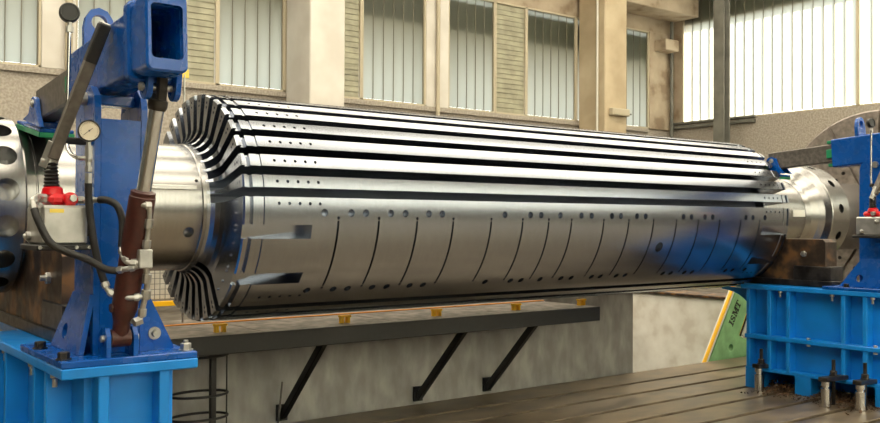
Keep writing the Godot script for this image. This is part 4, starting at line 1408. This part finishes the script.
func make_faceplate() -> void:
	var o := Vector3(8.3, AXIS_Y - 0.99, AXIS_Z)
	var f := thing("lathe_faceplate", o, "big round grey iron lathe faceplate behind the far flange", "faceplate")
	var c := Vector3(8.3, AXIS_Y, AXIS_Z)
	# eight sectors with radial slots between them
	var n := 12
	var gap := 0.014
	for k in n:
		var a0 := deg_to_rad(87.5) + TAU * k / n
		var a1 := a0 + TAU / n
		var mb := MB.new(o)
		var radii := [0.30, 0.60, 0.80, 0.975, 0.99]
		var xs := [0.0, 0.0, 0.0, 0.0, 0.014]
		var st := 8
		var p := func(r: float, x: float, e: float) -> Vector3:
			var t := lerpf(a0 + asin(gap / r), a1 - asin(gap / r), e)
			return c + Vector3(x, sin(t) * r, cos(t) * r)
		for i in st:
			var e0 := float(i) / st
			var e1 := float(i + 1) / st
			for j in 4:
				var nn := Vector3(-1, 0, 0)
				if j == 3:
					var t := lerpf(a0, a1, (e0 + e1) / 2)
					nn = (Vector3(-1, sin(t), cos(t))).normalized()
				mb.quad(p.call(radii[j], xs[j], e0), p.call(radii[j + 1], xs[j + 1], e0), p.call(radii[j + 1], xs[j + 1], e1), p.call(radii[j], xs[j], e1), nn, nn, nn, nn)
			var tm := lerpf(a0, a1, e0)
			var tn := lerpf(a0, a1, e1)
			var n0 := Vector3(0, sin(tm), cos(tm))
			var n1 := Vector3(0, sin(tn), cos(tn))
			mb.quad(p.call(0.99, 0.014, e0), p.call(0.99, 0.014, e1), p.call(0.99, 0.12, e1), p.call(0.99, 0.12, e0), n0, n1, n1, n0)
		for e in [0.0, 1.0]:
			mb.flat(p.call(0.30, 0.0, e), p.call(0.99, 0.0, e), p.call(0.99, 0.05, e), p.call(0.30, 0.05, e), p.call(0.6, 0.02, 0.5))
		# small tapped holes shown as sunk dark plugs
		part("sector", mb, M.disc_iron, f)
		for q in [[0.52, 0.3], [0.52, 0.7], [0.72, 0.5]]:
			mb = MB.new(o)
			var h: Vector3 = p.call(q[0], -0.003, q[1])
			mb.turned(h, Vector3(-1, 0, 0), [[0.0, 0.017], [0.004, 0.017], [0.004, 0.010], [0.0015, 0.010]], 12)
			part("bolt_ring", mb, M.dark_steel, f)
	var mb3 := MB.new(o)
	mb3.turned(c + Vector3(0.03, 0, 0), Vector3.RIGHT, [[0.0, 0.30], [0.0, 0.985], [0.10, 0.985], [0.10, 0.35]], 64)
	part("back_disc", mb3, M.disc_iron, f)
	mb3 = MB.new(o)
	mb3.turned(c + Vector3(-0.06, 0, 0), Vector3.RIGHT, [[0.0, 0.29], [0.01, 0.31], [0.10, 0.31]], 40)
	part("hub", mb3, M.disc_iron, f)
	# headstock behind it that carries the spindle
	var hs := thing("lathe_headstock", Vector3(9.2, 0.0, AXIS_Z), "green lathe headstock standing behind the round faceplate", "headstock")
	mb3 = MB.new(hs.position)
	mb3.span(Vector3(8.62, 0.0, AXIS_Z - 0.60), Vector3(9.9, 1.95, AXIS_Z + 0.60), 0.04)
	part("housing", mb3, M.green_paint, hs)
	mb3 = MB.new(hs.position)
	mb3.turned(Vector3(8.435, AXIS_Y, AXIS_Z), Vector3.RIGHT, [[0.0, 0.42], [0.10, 0.42], [0.20, 0.36]], 32)
	part("spindle_nose", mb3, M.disc_iron, hs)

func make_green_arm() -> void:
	var o := Vector3(7.15, -0.6, -5.0)
	var gr := thing("green_machine_arm", o, "pale green slanted machine arm with black letters behind the floor edge", "machine arm")
	var mb := MB.new(o)
	var poly := PackedVector2Array([Vector2(6.44, -0.6), Vector2(6.83, -0.02), Vector2(7.27, 0.66), Vector2(7.62, 0.66), Vector2(7.46, 0.42), Vector2(7.38, 0.37), Vector2(7.27, 0.175), Vector2(7.36, 0.13), Vector2(7.62, 0.13), Vector2(7.62, -0.6)])
	var plate := CSGCombiner3D.new()
	plate.name = "arm_plate"
	gr.add_child(plate)
	var body := CSGPolygon3D.new()
	body.name = "outline"
	for k in poly.size():
		poly[k] -= Vector2(o.x, o.y)
	body.polygon = poly
	body.depth = 0.06
	body.position.z = 0.03
	body.material = M.green_paint
	plate.add_child(body)
	var cut := CSGCylinder3D.new()
	cut.name = "bore_cut"
	cut.operation = CSGShape3D.OPERATION_SUBTRACTION
	cut.radius = 0.036
	cut.height = 0.2
	cut.sides = 24
	cut.rotation.x = PI / 2
	cut.position = Vector3(7.142, 0.07, -5.0) - o
	cut.material = M.green_paint
	plate.add_child(cut)
	mb = MB.new(o)
	mb.bar(Vector3(6.405, -0.6, -4.985), Vector3(7.25, 0.70, -4.985), 0.03, 0.05, 0.004, Vector3(0, 0, 1))
	part("white_edge", mb, M.white, gr)
	mb = MB.new(o)
	mb.tube([Vector3(6.37, -0.6, -4.97), Vector3(6.78, 0.02, -4.97), Vector3(7.225, 0.70, -4.97)], 0.016, 10)
	part("yellow_rail", mb, M.yellow, gr)
	for q in [[0.0, "yellow", 0.02], [0.034, "black", 0.016], [0.066, "white", 0.03]]:
		mb = MB.new(o)
		mb.bar(Vector3(7.275 + q[0], 0.165, -4.99), Vector3(7.405 + q[0], 0.385, -4.99), 0.02, q[2], 0.003, Vector3(0, 0, 1))
		part("guide_strip", mb, M[q[1]], gr)
	var tm := TextMesh.new()
	tm.text = "ISMT"
	var fnt := SystemFont.new()
	fnt.font_names = PackedStringArray(["Droid Serif"])
	fnt.font_weight = 700
	tm.font = fnt
	tm.font_size = 32
	tm.pixel_size = 0.095 / 32.0
	tm.depth = 0.004
	var t := MeshInstance3D.new()
	t.name = "lettering"
	t.mesh = tm
	t.material_override = M.black
	gr.add_child(t)
	t.position = Vector3(7.205, 0.38, -4.968) - o
	t.rotation.z = atan2(0.68, 0.44)
	t.set_meta("label", "black letters on the green arm")

# ---------------------------------------------------------------- walkway behind the rotor and smaller things
func make_walkway() -> void:
	var o := Vector3(1.9, 0.5, -4.68)
	var w := thing("walkway", o, "narrow bracketed steel walkway with yellow sockets behind the rotor", "walkway")
	var mb := MB.new(o)
	var n := 7
	for k in n:
		mb = MB.new(o)
		var x0 := -1.2 + (4.78 + 1.2) * k / n
		var x1 := -1.2 + (4.78 + 1.2) * (k + 1) / n - 0.004
		mb.span(Vector3(x0, 0.602, -5.24), Vector3(x1, 0.612, -4.40), 0.003)
		mb.span(Vector3(x0, 0.575, -4.948), Vector3(x1, 0.603, -4.40), 0.0)
		part("deck_plate", mb, M.deck, w)
	mb = MB.new(o)
	mb.span(Vector3(-1.2, 0.515, -4.412), Vector3(4.785, 0.613, -4.392), 0.003)
	part("edge_beam", mb, M.black_paint, w)
	mb = MB.new(o)
	mb.span(Vector3(-1.2, 0.611, -4.965), Vector3(4.78, 0.619, -4.95), 0.002)
	part("toe_strip", mb, M.orange, w)
	for x in [0.2, 1.4, 2.595, 3.607, 4.213]:
		mb = MB.new(o)
		mb.bar(Vector3(x, 0.03, -4.93), Vector3(x, 0.545, -4.43), 0.045, 0.035, 0.003, Vector3(1, 0, 0))
		var s := part("strut", mb, M.black_paint, w)
		mb = MB.new(o)
		mb.span(Vector3(x - 0.035, 0.002, -4.949), Vector3(x + 0.035, 0.10, -4.93), 0.002)
		part("foot_plate", mb, M.black_paint, s)
		mb = MB.new(o)
		mb.span(Vector3(x - 0.03, 0.54, -4.47), Vector3(x + 0.03, 0.575, -4.41), 0.002)
		part("head_plate", mb, M.black_paint, s)
	for x in [2.02, 2.79, 3.46, 4.13, 4.87]:
		if x > 4.78:
			x = 4.755
		mb = MB.new(o)
		for s in [-0.02, 0.02]:
			mb.span(Vector3(x + s - 0.011, 0.61, -4.56), Vector3(x + s + 0.009, 0.656, -4.53), 0.002)
		mb.span(Vector3(x - 0.036, 0.645, -4.562), Vector3(x + 0.036, 0.657, -4.528), 0.002)
		part("yellow_socket", mb, M.yellow, w, "yellow railing socket")
	# hoop rack under the near end of the walkway
	o = Vector3(2.0, 0.0, -4.60)
	var h := thing("hoop_rack", o, "black post with round wire hoops under the walkway", "rack")
	mb = MB.new(o)
	mb.span(Vector3(1.99, 0.0, -4.615), Vector3(2.02, 0.575, -4.585), 0.002)
	part("post", mb, M.black_paint, h)
	mb = MB.new(o)
	mb.tube([Vector3(2.085, 0.0, -4.60), Vector3(2.085, 0.575, -4.60)], 0.004, 6)
	part("thin_rod", mb, M.black_paint, h)
	for y in [0.49, 0.285, 0.165, 0.05]:
		mb = MB.new(o)
		var pts := []
		for k in 25:
			var t := TAU * k / 24.0
			pts.append(Vector3(1.93 + cos(t) * 0.155, y, -4.60 + sin(t) * 0.10))
		mb.tube(pts, 0.007, 8)
		part("hoop", mb, M.black_paint, h)
	mb = MB.new(Vector3(2.52, 0.0, -4.85))
	mb.tube([Vector3(2.523, 0.0, -4.85), Vector3(2.556, 0.25, -4.86)], 0.006, 8)
	single("leaning_rod", Vector3(2.52, 0.0, -4.85), mb, M.bar_steel, "thin steel rod leaning against the pit wall", "rod")
	# wire mesh guard seen under the near shaft
	o = Vector3(2.6, 0.485, -7.0)
	var f := thing("mesh_guard", o, "pale wire mesh guard panel seen under the near shaft", "fence")
	mb = MB.new(o)
	for x in [2.0, 3.3]:
		mb.span(Vector3(x - 0.02, 0.485, -7.02), Vector3(x + 0.02, 1.3, -6.98), 0.003)
	mb.span(Vector3(2.0, 0.53, -7.015), Vector3(3.3, 0.57, -6.985), 0.003)
	mb.span(Vector3(2.0, 1.26, -7.015), Vector3(3.3, 1.30, -6.985), 0.003)
	part("guard_frame", mb, M.yellow, f)
	mb = MB.new(o)
	for k in 31:
		mb.bar(Vector3(2.02 + k * 0.042, 0.57, -7.0), Vector3(2.02 + k * 0.042, 1.26, -7.0), 0.004, 0.004)
	for k in 17:
		mb.bar(Vector3(2.02, 0.58 + k * 0.042, -7.0), Vector3(3.28, 0.58 + k * 0.042, -7.0), 0.004, 0.004)
	var wm := part("wire_mesh", mb, M.girder, f)
	wm.set_meta("kind", "stuff")
	mb = MB.new(o)
	mb.span(Vector3(2.03, 0.585, -7.06), Vector3(3.27, 1.25, -7.04), 0.002)
	part("back_panel", mb, M.pale_concrete, f)
	# marker rod with a small yellow tag, standing behind the rotor
	o = Vector3(2.035, 0.612, -5.10)
	var tg := thing("marker_rod", o, "thin upright rod with a small yellow tag behind the rotor", "rod")
	mb = MB.new(o)
	mb.tube([Vector3(2.035, 0.612, -5.10), Vector3(2.035, 2.05, -5.10)], 0.006, 8)
	part("rod", mb, M.zinc, tg)
	mb = MB.new(o)
	mb.box(Vector3(2.035, 2.055, -5.10), Vector3(0.055, 0.05, 0.008), 0.002)
	part("tag", mb, M.label_yellow, tg)

func _ready() -> void:
	make_materials()
	make_camera_and_light()
	make_hall()
	make_rotor()
	make_base()
	make_rest()
	make_pump()
	make_clamps()
	make_faceplate()
	make_green_arm()
	make_walkway()
